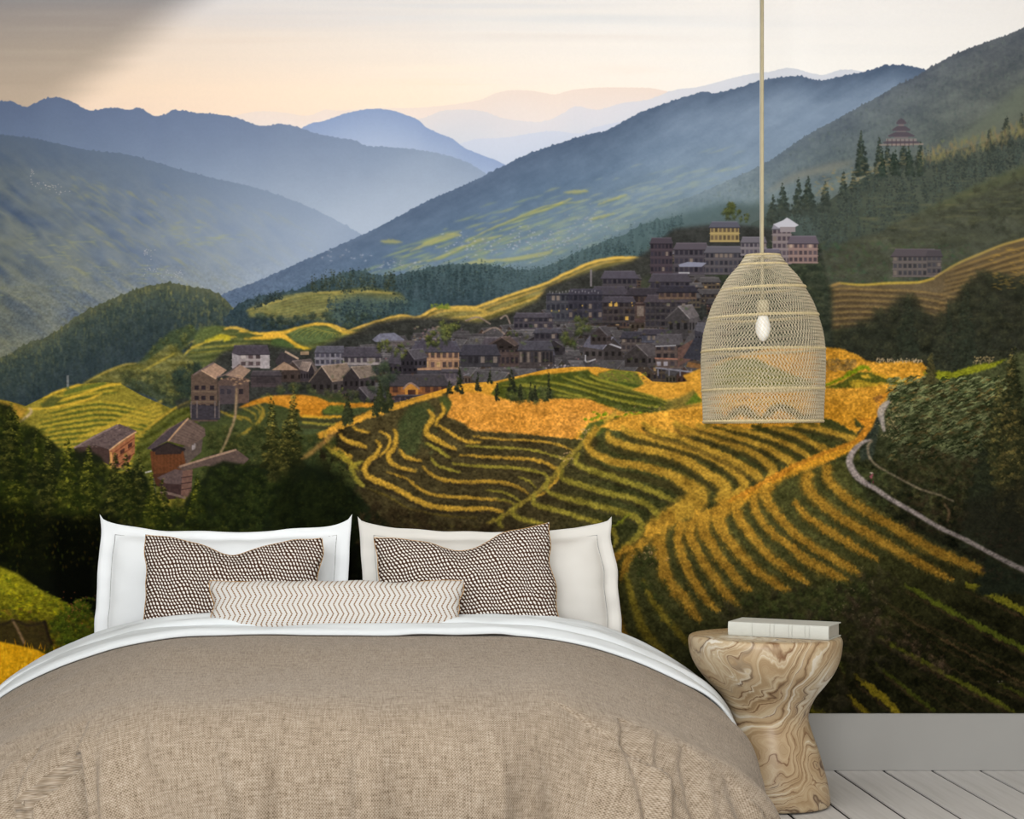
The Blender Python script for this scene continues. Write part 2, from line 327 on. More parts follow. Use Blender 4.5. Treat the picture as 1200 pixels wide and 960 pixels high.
    # right slope, lit edge and old terraces
    p.fill([(950, 302), (1000, 280), (1030, 272), (1060, 256), (1100, 240), (1150, 216), (1200, 197), (1400, 120), (1400, 260), (1200, 282), (1120, 312), (1050, 330), (960, 335)], lambda Xs, Ys, sl: (np.array([66, 70, 56])+(n2[sl]*9+n3[sl]*5)[..., None]+(np.sin((Ys+n1[sl]*10+(Xs-1000)*.02)/2.6)*4)[..., None]*np.array([1, 1, .6]))/255, .9, 3)
    p.stroke([(1075, 250), (1110, 238), (1150, 220), (1200, 200), (1300, 160)], [2, 9, 12, 14, 20], (104, 112, 72), .45, 4)
    woods([(960, 300), (1010, 280), (1060, 256), (1100, 240), (1150, 218), (1200, 200), (1400, 130), (1400, 250), (1200, 280), (1120, 308), (1050, 300), (960, 335)], 520, 5, (54, 60, 46), (104, 106, 74), .42)
    for _ in range(130):
        x = 1000+R()*260; y = 262+rs.randn()*16-(x-1000)*.12; L = 10+R()*30
        p.stroke([(x, y), (x+L*.5, y+1), (x+L, y-.5)], [0, 1.4, 0], (116, 114, 78), .4, .4)
    for _ in range(420):
        x = 945+R()*190; y = 285+R()*48; 
        p.dab(x, y, 2+R()*3, 1.5+R()*2, (44+R()*30, 56+R()*30, 44+R()*14), .4)
    # house under the slope
    def storeys(x, y, w, h, n, wall=(96, 88, 88), dk=(48, 46, 54), roof=(66, 62, 70), rh=9, ov=3, lit=None, cols=6, sk=0.):
        p.fill([(x, y), (x+w, y+sk), (x+w, y+h+sk), (x, y+h)], wall)
        for i in range(n):
            yy = y+h*(i+.12)/n; hh = h/n*.55
            for j in range(cols):
                xa = x+w*(j+.18)/cols; xb = x+w*(j+.8)/cols; o = sk*(j+.5)/cols
                c = np.array(dk)*(.8+R()*.5) if R() < .85 else np.array(lit or (120, 108, 100))
                p.fill([(xa, yy+o), (xb, yy+o), (xb, yy+hh+o), (xa, yy+hh+o)], c, .9)
            p.stroke([(x-1, y+h*(i+.86)/n), (x+w+1, y+h*(i+.86)/n+sk)], 1.1, np.array(wall)*1.18, .8)
        p.fill([(x-ov, y+1), (x+w*.06, y-rh), (x+w*.94, y-rh+sk), (x+w+ov, y+1+sk)], roof)
        p.stroke([(x-ov, y+1), (x+w+ov, y+1+sk)], 1.1, np.array(roof)*.62)
        p.stroke([(x+w*.05, y-rh), (x+w*.95, y-rh+sk)], 1, np.array(roof)*1.3, .8)
    storeys(1046, 300, 52, 25, 3, (92, 84, 84), (48, 48, 56), (80, 72, 80), 8, 3, cols=9)
    storeys(1086, 300, 17, 22, 3, (80, 74, 76), (48, 48, 56), (70, 64, 72), 7, 2, cols=3)
    p.fill([(850, 250), (960, 235), (1200, 130), (1400, 80), (1400, 300), (1200, 285), (1050, 335), (950, 345), (850, 300)], (92, 92, 84), .22, 8)
    # terraces of the right flank
    gt = [(948, 347), (962, 340), (985, 332.5), (1010, 333), (1075, 330), (1095, 325), (1120, 311), (1150, 298), (1175, 288), (1200, 280), (1300, 250), (1410, 225)]
    p.fill(list(gt)+[(1410, 420), (940, 430)], lambda Xs, Ys, sl: (np.array([90, 78, 58])*np.clip(1.15-(Ys-330)/240, .5, 1.1)[..., None]+(n2[sl]*6)[..., None]+0*Xs[..., None])/255)
    for k in range(11):
        o = k*7.2; y0 = 341+o*.92
        pts = [(940, y0+10-k*.6), (980, y0-2+k*.3), (1030, y0-1), (1075, y0+1+k*.8), (1110, y0+6+k*2.4), (1140, y0+13+k*3)]
        c = (142, 118, 72) if k < 7 else (92, 98, 56)
        p.stroke(pts, [1.5, 2.4, 2.6, 2, 1.4], c, .75, .5, .2)
        p.stroke([(a, b+2.6) for a, b in pts], [1, 2, 2, 1.5, 1], (70, 56, 42) if k < 7 else (50, 58, 42), .55, .5, .2)
    for k in range(14):
        o = k*7.5
        pts = [(1078+o*.2, 333+o*.5-k*1.2), (1110+o*.3, 318+o*.62), (1150, 305+o*.8), (1200, 288+o*1.02), (1300, 262+o*1.1), (1400, 240+o*1.15)]
        pts = [(1110-k*1.5, 318+o*.72), (1150, 304+o*.86+2*np.sin(k)), (1200, 290+o), (1300, 268+o*1.1), (1400, 250+o*1.15)]
        p.stroke(pts, [1, 2.6, 3, 3.4, 4], (144, 118, 70), .72, .5, .3)
        p.stroke([(a, b+3) for a, b in pts], [1, 2, 2.4, 2.6, 3], (74, 60, 40), .6, .5, .3)
    p.stroke([(948, 346), (962, 339), (985, 331.5)], [3, 3], (190, 150, 84), .8, .5); p.stroke([(985, 332), (1010, 334), (1040, 332), (1075, 331), (1095, 326)], [2, 3, 2.5], (190, 164, 70), .9, .4)
    p.stroke([(1095, 325), (1120, 310), (1150, 297), (1175, 287), (1200, 280), (1300, 250)], [2, 2.6, 2.6, 3], (188, 158, 84), .8, .5)
    # dark woods before them
    wr = [(960, 400), (985, 385), (1010, 378), (1040, 362), (1055, 345), (1070, 350), (1090, 372), (1110, 365), (1130, 335), (1150, 318), (1175, 322), (1200, 325), (1400, 300), (1400, 470), (1100, 450), (1060, 430), (960, 420)]
    p.fill(wr, (42, 46, 38), .85, 6); woods(wr, 900, 8, (46, 50, 40), (88, 86, 56), .45)
    for x, yb, h, w in [(1062, 410, 66, 30), (1112, 400, 50, 10), (1130, 430, 100, 34)]: conifer(x, yb, h, w, (44, 50, 40), (78, 78, 52), .35, .6)
    for _ in range(90): 
        x = 1160+R()*60; y = 290+R()*50; p.dab(x, y, 4, 1.2, (170, 136, 62), .35)
    # ---- left: forested hill
    h12 = [(-210, 470), (-100, 440), (0, 420), (30, 405), (60, 393), (100, 366), (140, 348), (170, 337), (200, 333), (230, 338), (255, 345), (272, 360), (285, 380), (300, 420), (310, 500)]
    def c12(Xs, Ys, sl):
        d = Ys-np.interp(Xs, [a for a, _ in h12], [b for _, b in h12])
        c = ramp(d+0*Xs, [(0, (84, 90, 72)), (14, (62, 74, 70)), (60, (50, 62, 66)), (130, (56, 68, 76))])*255
        return (c+(n2[sl]*5+nv[sl]*4)[..., None])/255
    p.fill(below(rough(h12, 1.5, 2, rs)), c12)
    for _ in range(2400):
        x = rs.uniform(-190, 292); y0 = np.interp(x, [a for a, _ in h12], [b for _, b in h12]); t = R(); y = y0+t*115
        g = (1-t)**3*.9*R()+.12*R()+(.35*R() if x > 200 and t < .5 else 0)
        c = np.array([44, 58, 62])*(1-g)+np.array([140, 136, 84])*g
        p.dab(x, y, 1.3+R()*1.4, 2.4+R()*2.6, c, .55)
    # dark wood band beyond the middle terraces
    b1 = [(262, 375), (280, 358), (300, 350), (330, 344), (350, 340), (375, 330), (400, 322), (420, 318), (450, 325), (465, 323), (490, 318), (520, 312), (560, 311), (590, 315), (620, 318), (645, 312), (670, 300), (700, 288), (730, 276), (760, 262), (800, 255)]
    p.fill(below(rough(b1, 2, 2, rs), 420), lambda Xs, Ys, sl: (ramp(Ys+0*Xs, [(300, (72, 90, 92)), (360, (54, 70, 78)), (400, (50, 62, 68))])*255+(nv[sl]*6+n2[sl]*4)[..., None])/255)
    forest(b1, [(262, 400), (800, 300)], 900, 13, 5, (46, 62, 68), (104, 114, 84), .3, .6)
    p.fill([(560, 330), (640, 300), (720, 262), (800, 235), (850, 235), (850, 250), (760, 280), (680, 310), (600, 350)], (92, 112, 118), .35, 10)
    # pale shelf fields behind (x 290..470, y 325..360)
    p.fill([(290, 362), (310, 354), (335, 346), (360, 344), (400, 340), (430, 336), (470, 344), (480, 356), (440, 368), (400, 378), (330, 372), (292, 372)], lambda Xs, Ys, sl: (np.array([112, 112, 70])+(np.sin((Ys-Xs*.06+n1[sl]*8)/1.9)*14)[..., None]*np.array([1, .95, .5])+(n2[sl]*10)[..., None])/255, .95, 2)
    for k in range(9):
        o = k*3.4; p.stroke([(292+k*3, 368+o*.3-k*1.5), (330, 352+o), (370, 345+o*.9), (420, 341+o*.95), (470, 347+o*.8)], [.6, 1.5, 1.5, 1.2, .5], (158, 146, 84), .55, .4, .3); p.stroke([(300+k*3, 370+o*.3-k*1.5), (332, 354+o), (372, 346.8+o*.9), (420, 343+o*.95), (466, 349+o*.8)], [.6, 1.1, 1.1, .5], (66, 76, 52), .5, .4, .3)
    p.stroke([(345, 345), (370, 343), (400, 343), (430, 342), (462, 344)], [1, 3, 2], (168, 152, 84), .8, .6); p.stroke([(288, 365), (310, 357), (340, 350)], [1, 2.5, 1], (176, 160, 90), .8, .6)
    p.fill([(395, 352), (420, 346), (460, 350), (500, 352), (500, 380), (380, 380)], (62, 82, 86), .8, 6)
    forest([(365, 330), (400, 322), (450, 324), (470, 330)], [(365, 336), (470, 338)], 60, 17, 5, (52, 62, 56), (112, 112, 74), .4, .9)
    forest([(380, 352), (480, 352)], [(380, 375), (480, 372)], 120, 12, 6, (50, 66, 72), (90, 104, 88), .3, .7)
    woods([(300, 368), (340, 372), (400, 362), (440, 372), (480, 366), (480, 384), (300, 384)], 160, 4, (50, 64, 62), (98, 106, 70), .6)
    forest([(295, 357), (310, 350), (330, 343)], [(295, 359), (330, 347)], 30, 9, 5, (48, 60, 62), (96, 100, 72), .3, .9)
    # long sunlit ridge with terraces running up to the village
    rg = [(400, 392), (420, 384), (445, 376), (470, 370), (490, 372), (510, 362), (540, 360), (558, 360), (580, 352), (610, 342), (640, 332), (660, 322), (690, 309), (715, 303), (740, 302), (757, 304), (770, 312)]
    p.fill(below(rg, 440), lambda Xs, Ys, sl: (np.array([112, 104, 62])+(np.sin((Ys+Xs*.33+n1[sl]*8)/1.5)*10)[..., None]+(n2[sl]*12)[..., None])/255, .97, .6)
    for k in range(7):
        p.stroke([(a+k*3.5, b+k*3.6) for a, b in rg[:-2]], [2.2, 2.6, 2.2, 1.6], (198, 160, 78) if k < 2 else (150, 138, 74), .75-.07*k, .4, .4)
    p.stroke(rg, [2.5, 2, 3, 2.5, 3.2, 2], (222, 180, 84), .9, .4, .3)
    p.stroke([(640, 342), (620, 352), (590, 362), (560, 372), (540, 380)], [3, 2.5, 1.5], (206, 168, 82), .8, .5, .4)
    p.stroke([(520, 364), (540, 362), (560, 363), (570, 368), (540, 372), (500, 380)], [3, 4, 4, 2, 2], (196, 164, 78), .8, .6, .4)
    for _ in range(60): p.dab(505+R()*22, 356+R()*6, 2.2, 1.4, (110, 124, 50), .6)
    # golden strip hills left of the village
    b2 = [(196, 470), (205, 440), (222, 412), (228, 396), (240, 384), (262, 382), (272, 386), (285, 386), (304, 390), (320, 390), (345, 384), (362, 380), (376, 379), (390, 381), (402, 388), (420, 386), (450, 384), (470, 392)]
    p.fill(list(b2)+[(470, 470), (190, 520)], lambda Xs, Ys, sl: (np.array([86, 92, 52])+(np.sin((Ys-np.abs(Xs-300)*.08+n1[sl]*5)/1.25)*15)[..., None]*np.array([1, .9, .5])+(n2[sl]*7)[..., None])/255, .97, .6)
    for pts, w, c in [([(206, 432), (222, 410), (245, 400), (262, 397), (280, 394)], 3, (196, 170, 70)), ([(262, 386), (272, 384), (284, 386), (292, 388)], 3.5, (226, 184, 80)), ([(240, 400), (255, 395), (268, 396), (262, 400)], 6, (196, 178, 50)), ([(280, 388), (300, 391), (330, 390), (352, 384), (372, 380), (392, 382), (408, 388)], 4, (238, 186, 70)), ([(286, 396), (310, 396), (330, 394), (344, 402), (358, 410)], 5, (228, 176, 58)), ([(308, 393), (325, 392), (338, 396)], 7, (230, 178, 66)), ([(345, 406), (365, 409)], 3.5, (214, 176, 52)), ([(383, 380), (396, 386), (408, 390), (440, 389), (470, 388)], 4, (228, 184, 76)), ([(200, 418), (214, 408), (222, 402), (236, 396)], 2, (170, 152, 80)), ([(222, 408), (260, 406), (290, 402)], 1.4, (168, 152, 62)), ([(216, 414), (250, 412), (280, 409)], 1.2, (150, 140, 56)), ([(400, 392), (440, 391), (472, 390)], 2.5, (206, 180, 70))]:
        p.stroke(pts, [w*.5, w, w*.9, w*.4], c, .9, .6, .3)
    p.fill([(338, 392), (350, 384), (370, 382), (386, 386), (396, 394), (380, 400), (360, 404), (345, 400)], (88, 104, 64), .8, 1.5)
    for k in range(8): p.stroke([(340+k*7, 396), (350+k*6, 388+k*.4), (362+k*5, 384+k), (374+k*3.5, 386+k*1.6)], [.4, 1, .4], (142, 136, 66), .7)
    p.fill([(275, 392), (290, 389), (300, 393), (292, 397), (278, 396)], (70, 82, 50), .8, 1.2)
    p.fill([(318, 398), (330, 397), (345, 406), (330, 410), (318, 405)], (72, 92, 52), .85, 1.2)
    p.fill([(225, 395), (235, 384), (255, 381), (262, 386), (250, 396), (230, 402)], (92, 104, 60), .8, 2)
    p.fill([(150, 440), (180, 405), (200, 388), (226, 380), (232, 388), (222, 402), (205, 420), (180, 445)], (66, 78, 52), .85, 2)
    woods([(165, 430), (190, 395), (225, 382), (228, 398), (205, 420), (175, 440)], 90, 4, (70, 80, 50), (150, 142, 78), .6)
    # lower-left slope behind the white house
    p.fill([(95, 450), (120, 436), (150, 427), (170, 424), (200, 402), (222, 420), (235, 430), (235, 470), (215, 480), (190, 470), (150, 452), (110, 452)], lambda Xs, Ys, sl: (np.array([104, 102, 56])+(np.sin((Ys+n1[sl]*5)/1.4)*12)[..., None]*np.array([1, .9, .4])+(n2[sl]*12+n3[sl]*7)[..., None])/255, .95, 1.5)
    p.stroke([(98, 450), (120, 438), (145, 428), (160, 426)], [1, 3, 1], (184, 160, 74), .8, .6); p.stroke([(162, 438), (185, 425), (205, 414)], [1, 3, 1.5], (176, 158, 66), .8, .6)
    p.fill([(150, 447), (165, 446), (200, 462), (220, 480), (205, 482), (180, 466), (152, 456)], (66, 76, 60), .9, 2.5)
    woods([(140, 440), (170, 432), (200, 440), (215, 470), (200, 478), (170, 462)], 80, 5, (62, 72, 50), (134, 126, 66), .6)
    woods([(205, 440), (235, 415), (240, 470), (210, 478)], 60, 6, (44, 58, 54), (90, 98, 60), .6, 1.4)
    # left terraced knoll
    kn = [(-210, 480), (-100, 470), (-20, 466), (10, 470), (30, 476), (50, 466), (75, 456), (95, 450), (125, 448), (142, 450), (165, 463), (185, 472), (201, 479), (222, 470), (240, 462), (260, 470)]
    p.fill(below(kn, 640), lambda Xs, Ys, sl: (np.array([138, 126, 48])*(1.02-.25*np.clip((Xs-150)/80, 0, 1))[..., None]+(n2[sl]*10+n3[sl]*9)[..., None]*np.array([1, .9, .4])+0*Ys[..., None])/255)
    for k in range(17):
        y0 = 470+k*5.6; pts = [(50-k*1.0, y0+6), (70, y0+1), (95, y0-6+k*.6), (120, y0-8+k*.4), (150, y0-3), (178, y0+3)]
        if k < 2: pts = [(48, y0+4), (80, y0-5), (110, y0-12), (138, y0-16)]
        L = len(pts)
        p.stroke(pts, [1, 3, 3.2, 3, 1], (72, 84, 34), .8, .7, .6)
        p.stroke([(a, b-2.8) for a, b in pts], [1, 2.4, 2.6, 2.6, 1], (196, 168, 54), .7, .6, .5)
    for pts in [[(50, 473), (90, 464), (125, 452), (142, 450)], [(28, 480), (60, 478), (100, 469), (120, 461)], [(50, 467), (70, 458), (95, 451)]]: p.stroke(pts, [1.5, 3, 3, 2], (222, 180, 60), .9, .5, .3)
    p.fill([(48, 474), (60, 465), (75, 466), (62, 476), (50, 478)], (70, 78, 42), .8, 1)
    p.fill([(76, 459), (90, 454), (122, 448), (126, 450), (105, 456), (74, 464)], (90, 104, 44), .8, 1)
    for k in range(5): p.stroke([(80+k*8, 522-k*3), (110+k*6, 505-k*2), (150, 498-k*3), (190, 490-k*5)], [1.5, 3, 2.5], (198, 166, 58), .6, .8, .4)
    # right-hand dip of it, fields in shade
    p.fill([(160, 520), (180, 498), (200, 482), (222, 470), (240, 462), (262, 480), (262, 560), (170, 580), (155, 545)], lambda Xs, Ys, sl: (np.array([76, 80, 34])+(np.sin((Ys*.8+Xs*.5+n1[sl]*6)/1.55)*16)[..., None]*np.array([1, .9, .4])+(n3[sl]*6)[..., None])/255, .95, 2)
    p.stroke([(150, 520), (175, 500), (201, 481), (222, 470)], [1, 3, 2], (184, 152, 56), .8, .7)
    p.stroke([(-30, 520), (0, 500), (25, 488), (34, 482), (30, 477)], [5, 3, 3.5, 3, 2], (190, 172, 140), .0); p.stroke([(22, 495), (32, 488), (37, 482), (34, 478)], [3, 3.4, 2], (202, 176, 134), .9, .4)
    p.fill([(-210, 466), (-20, 466), (0, 469), (20, 474), (33, 480), (24, 494), (0, 500), (-210, 520)], (160, 124, 46), .8, 2)
    for _ in range(60): p.dab(rs.uniform(-20, 26), 474+R()*20, 3, 2, (206, 156, 60), .4)
    # ---- ground behind the houses
    vg = [(232, 440), (262, 412), (300, 402), (360, 412), (400, 396), (440, 378), (480, 372), (520, 372), (560, 378), (600, 366), (630, 352), (640, 336), (690, 318), (740, 306), (765, 290), (790, 268), (850, 262), (900, 268), (960, 285), (970, 340), (975, 420), (900, 450), (780, 450), (640, 440), (560, 450), (470, 470), (420, 480), (300, 500), (232, 500)]
    p.fill(vg, lambda Xs, Ys, sl: (np.array([50, 51, 49])+(n2[sl]*6+n3[sl]*6)[..., None]+0*Xs[..., None])/255, .97, 3)
    p.fill([(838, 300), (900, 300), (960, 300), (975, 340), (975, 412), (900, 405), (850, 418), (830, 410), (835, 350)], lambda Xs, Ys, sl: (np.array([54, 60, 48])+(np.sin((Ys+Xs*.12+n1[sl]*8)/2.2)*5+n2[sl]*7+n3[sl]*5)[..., None]*np.array([1, 1, .7])+0*Xs[..., None])/255, .96, 4)
    for k in range(9): p.stroke([(850+k*3, 330+k*9), (890, 322+k*9), (930, 330+k*8), (965, 345+k*7)], [1, 1.8, 1], (96, 100, 62), .4, .6)
    woods([(835, 300), (870, 300), (850, 410), (828, 410)], 120, 5, (48, 54, 46), (84, 88, 60), .5)
    # mini field slope under the upper village (x700-960,y300-400)
    woods([(880, 280), (960, 290), (970, 350), (900, 350)], 200, 4, (54, 64, 52), (90, 96, 66), .5)
    p.fill([(740, 330), (780, 318), (830, 322), (850, 345), (800, 360), (745, 350)], (62, 66, 52), .8, 4)
    # ---- houses
    def gable(x, y, w, h, slope=1, roof=(92, 84, 84), wall=(70, 62, 60), d=.55, rh=None, lit=0.):
        """house seen from a corner: pitched roof plane with gable wall; slope picks which way it faces"""
        rh = rh or w*.28; q = w*d
        f = lambda a: (x+a if slope > 0 else x+w-a)
        p.fill([(f(0), y), (f(q*.5), y-rh), (f(q), y), (f(q), y+h), (f(0), y+h)], np.array(wall)*.8)
        p.fill([(f(q), y), (f(w), y-rh*.2), (f(w), y+h*.9), (f(q), y+h)], wall)
        for k in range(3):
            a = q+(w-q)*(k+.25)/3; p.fill([(f(a), y+h*.3), (f(a+(w-q)*.16), y+h*.28), (f(a+(w-q)*.16), y+h*.65), (f(a), y+h*.68)], np.array(wall)*.5)
            b = q*(k+.3)/3; p.fill([(f(b), y+h*.3), (f(b+q*.15), y+h*.3), (f(b+q*.15), y+h*.65), (f(b), y+h*.65)], np.array(wall)*.45)
        p.fill([(f(q*.5), y-rh-1), (f(w*.98-q*.25), y-rh*1.25), (f(w+1.5), y-rh*.12), (f(q+1), y+2)], roof)
        p.fill([(f(q*.5), y-rh-1.4), (f(q*.5), y-rh+1), (f(-2), y+2.6), (f(-2.5), y+1)], np.array(roof)*.8)
        p.stroke([(f(q*.5), y-rh-1), (f(q+1), y+1.5)], 1.2, np.array(roof)*1.35+lit*30, .9)
        p.stroke([(f(q*.5), y-rh-1), (f(w*.98-q*.25), y-rh*1.25)], 1, np.array(roof)*1.2, .8)
        n = max(4, int(w/3))
        for k in range(n):
            t = (k+.5)/n
            p.stroke([(f(q*.5+t*(w*.98-q*.75)), y-rh*(1+.25*t)), (f(q+1+t*(w-q)), y+2-t*(rh*.12+2))], .6, np.array(roof)*.72, .5)
    L = []
    for _ in range(330):                                   # the packed quarter, far houses first
        x = rs.uniform(380, 830); top = np.interp(x, [380, 470, 560, 620, 660, 700, 760, 770, 830], [415, 392, 384, 368, 345, 330, 300, 285, 282]); bot = np.interp(x, [380, 420, 480, 560, 640, 700, 830], [455, 450, 455, 445, 432, 428, 440])
        L.append((top+6+R()*(bot-top), x))
    L.sort()
    for y, x in L:
        k = .8+(y-300)/220; g = 50+R()*28
        roof = (g+12, g+9, g+11); wall = (g*.98+R()*16, g*.90+R()*4, g*.82)
        if R() < .5: gable(x, y, 24*k*(.7+R()*.5), 9*k, 1 if R() < .5 else -1, roof, wall)
        else: storeys(x, y, 24*k*(.7+R()*.7), 11*k*(.8+R()*.5), 2 if R() < .6 else 3, wall, (40, 38, 44), roof, 5*k, 2, (150, 124, 92), cols=5+int(R()*3))
        if R() < .18: p.stroke([(x, y+2), (x+7*k, y-3+R()*5)], 1.4, (128, 126, 140), .6)
    for _ in range(420):
        x = rs.uniform(390, 830); y = rs.uniform(330, 440); 
        if y < np.interp(x, [380, 470, 560, 620, 660, 700, 760, 830], [415, 395, 388, 372, 350, 335, 310, 290])+4: continue
        p.dab(x, y, .8+R(), .7+R()*.6, (120+R()*50, 108+R()*36, 104+R()*30), .6)
    # named groups of houses, traced
    storeys(762, 285, 26, 36, 4, (64, 56, 62), (44, 42, 50), (70, 64, 72), 6, 1, cols=6)
    storeys(790, 292, 40, 30, 3, (70, 66, 72), (44, 42, 50), (84, 78, 86), 7, 2, cols=7)
    storeys(832, 266, 34, 18, 2, (148, 130, 88), (84, 72, 58), (86, 86, 98), 6, 2, (180, 160, 108), cols=7)
    storeys(826, 296, 44, 26, 3, (80, 76, 80), (50, 50, 58), (92, 90, 98), 7, 2, cols=8)
    storeys(868, 284, 30, 16, 2, (112, 106, 110), (66, 62, 72), (104, 100, 108), 6, 1, cols=6)
    storeys(905, 268, 22, 42, 5, (120, 110, 112), (70, 62, 70), (132, 130, 140), 5, 1, cols=4)
    p.fill([(906, 263), (918, 258), (922, 255), (927, 258), (936, 264), (930, 267), (912, 267)], (186, 186, 196)); p.fill([(914, 266), (932, 266), (932, 272), (914, 272)], (140, 132, 136))
    storeys(924, 285, 34, 24, 3, (128, 108, 104), (70, 62, 68), (96, 88, 98), 8, 2, (170, 150, 136), cols=6)
    storeys(896, 296, 18, 12, 1, (110, 104, 112), (60, 58, 66), (100, 96, 108), 4, 1, cols=4)
    for k in range(30): p.stroke([(762+R()*110, 300+R()*30)]*1+[(0, 0)]*0+[(770+R()*110, 300+R()*30)], .7, (96, 92, 98), .0)
    p.fill([(795, 310), (806, 307), (828, 308), (822, 313), (796, 313)], (128, 130, 148)); p.stroke([(795, 320), (808, 320)], 2, (178, 178, 184), .9)
    storeys(706, 326, 40, 28, 3, (64, 60, 64), (40, 38, 46), (78, 74, 84), 8, 3, cols=7)
    storeys(762, 330, 46, 24, 2, (62, 58, 62), (40, 38, 46), (72, 68, 76), 9, 3, cols=8)
    storeys(694, 345, 40, 26, 2, (60, 56, 58), (40, 38, 44), (70, 66, 74), 9, 4, cols=6)
    storeys(735, 346, 42, 24, 2, (72, 60, 54), (46, 40, 42), (58, 54, 60), 8, 3, cols=6)
    storeys(640, 345, 28, 32, 3, (66, 66, 72), (46, 46, 54), (60, 60, 68), 1, 0, cols=5)
    storeys(666, 345, 40, 30, 3, (54, 52, 60), (40, 40, 48), (62, 60, 70), 6, 1, cols=7)
    for k in range(16): p.dab(644+k*3.8, 341+R()*2, .9, 2, (150, 146, 150), .7)
    storeys(706, 354, 38, 24, 3, (62, 56, 56), (42, 38, 42), (72, 68, 76), 6, 2, (200, 160, 80), cols=6)
    storeys(744, 356, 13, 22, 1, (72, 58, 56), (54, 46, 48), (72, 60, 58), 1, 0, cols=1)
    storeys(756, 354, 48, 30, 4, (60, 56, 58), (42, 40, 46), (74, 68, 74), 8, 2, cols=8)
    storeys(772, 342, 44, 9, 1, (92, 76, 66), (56, 48, 50), (52, 50, 58), 7, 3, cols=6)
    for x, y in [(646, 364), (655, 364), (664, 362), (682, 358), (716, 354), (722, 355), (740, 355), (741, 358)]: p.dab(x, y, 1, 1.6, (214, 170, 70), .8)
    for xx in (692.5,): p.stroke([(xx, 316), (xx, 336)], 2.4, (120, 114, 118), .9)
    gable(782, 372, 36, 22, 1, (112, 106, 108), (80, 76, 78), .7, 12, .6)
    gable(814, 388, 22, 22, -1, (96, 94, 102), (62, 60, 68), .5, 8, .6)
    gable(684, 408, 46, 14, -1, (96, 94, 106), (72, 66, 66), .5, 12, .8)
    p.stroke([(706, 400), (728, 408)], 2, (170, 168, 176), .9); p.stroke([(686, 416), (687, 424), (698, 421)], 1.6, (176, 174, 182), .9)
    gable(606, 404, 56, 12, 1, (96, 92, 96), (58, 54, 58), .95, 14, .3); storeys(608, 416, 42, 14, 1, (60, 56, 60), (42, 40, 46), (74, 72, 82), 9, 1, cols=7)
    gable(692, 392, 24, 12, 1, (82, 78, 82), (74, 66, 66), .8, 8, .4)
    storeys(728, 396, 28, 16, 2, (78, 70, 68), (46, 42, 46), (60, 58, 66), 7, 2, cols=5); storeys(752, 392, 34, 10, 1, (72, 72, 82), (50, 50, 60), (66, 62, 70), 6, 2, cols=6)
    gable(732, 416, 44, 14, 1, (88, 82, 84), (72, 66, 66), .6, 11, .5)
    storeys(768, 404, 32, 28, 3, (84, 72, 68), (50, 46, 50), (84, 80, 84), 12, 2, (150, 146, 156), cols=4); p.fill([(794, 408), (812, 398), (812, 420), (794, 430)], (96, 74, 68))
    p.stroke([(768, 406), (792, 405)], 1.6, (146, 144, 150)); p.stroke([(767, 420), (794, 421)], 1.4, (160, 110, 92)); p.stroke([(768, 431), (826, 438)], 2, (124, 122, 132))
    for x in range(771, 826, 13): p.stroke([(x, 433), (x, 441)], 1.6, (118, 116, 126))
    p.fill([(806, 424), (826, 428), (826, 433), (804, 430)], (140, 98, 56), .8); p.fill([(800, 420), (814, 396), (830, 396), (834, 424)], (56, 56, 64))
    # middle block
    storeys(602, 372, 46, 14, 2, (64, 60, 66), (44, 42, 50), (76, 72, 80), 5, 1, cols=8); storeys(626, 390, 32, 10, 1, (60, 56, 62), (42, 40, 46), (74, 72, 80), 5, 2, cols=5)
    for pts in [[(545, 376), (560, 372), (575, 380)], [(586, 374), (593, 370), (598, 380)], [(565, 390), (580, 384), (592, 392)]]: p.stroke(pts, 2, (140, 122, 112), .8)
    storeys(566, 404, 42, 26, 2, (72, 60, 58), (40, 36, 40), (78, 72, 78), 8, 3, (156, 120, 90), cols=8); gable(572, 404, 34, 6, 1, (98, 84, 80), (60, 52, 50), .9, 8)
    storeys(608, 410, 40, 22, 1, (64, 58, 58), (42, 40, 44), (72, 70, 78), 10, 2, cols=9)
    for _ in range(26): p.dab(632+R()*34, 427+R()*5, .9, 1.6, rs.choice([180, 120, 90])+np.array([20*R(), 0, 10*R()]), .7)
    storeys(540, 416, 44, 14, 1, (54, 52, 56), (42, 40, 44), (62, 60, 68), 12, 3, cols=6)
    storeys(484, 412, 54, 34, 1, (66, 64, 70), (46, 44, 52), (70, 68, 76), 4, 0, cols=1)
    storeys(483, 412, 55, 22, 2, (148, 116, 92), (66, 54, 54), (78, 76, 86), 12, 3, (176, 144, 104), cols=8)
    p.fill([(490, 404), (494, 398), (528, 398), (532, 404), (540, 411), (482, 411)], (72, 68, 78)); p.stroke([(494, 397), (530, 397)], 2, (98, 94, 102))
    storeys(516, 436, 22, 22, 2, (92, 84, 88), (58, 54, 60), (74, 70, 76), 3, 0, cols=4)
    gable(455, 426, 34, 14, -1, (76, 72, 80), (54, 50, 56), .5, 10); gable(470, 420, 30, 12, 1, (84, 80, 86), (56, 52, 58), .5, 9)
    storeys(449, 452, 76, 12, 1, (116, 76, 48), (64, 44, 38), (66, 62, 66), 13, 2, (150, 96, 52), cols=8)
    p.fill([(474, 454), (482, 448.5), (490, 454), (490, 466), (475, 466)], (176, 122, 56)); p.fill([(478, 457), (487, 457), (487, 465), (478, 465)], (70, 46, 36)); p.stroke([(472, 456), (481, 449), (492, 456)], 2, (128, 108, 100))
    storeys(462, 464, 60, 8, 1, (70, 62, 66), (52, 46, 52), (66, 62, 66), 1, 0, cols=9)
    # left block
    storeys(388, 384, 5, 2, 1, cols=1) if False else None
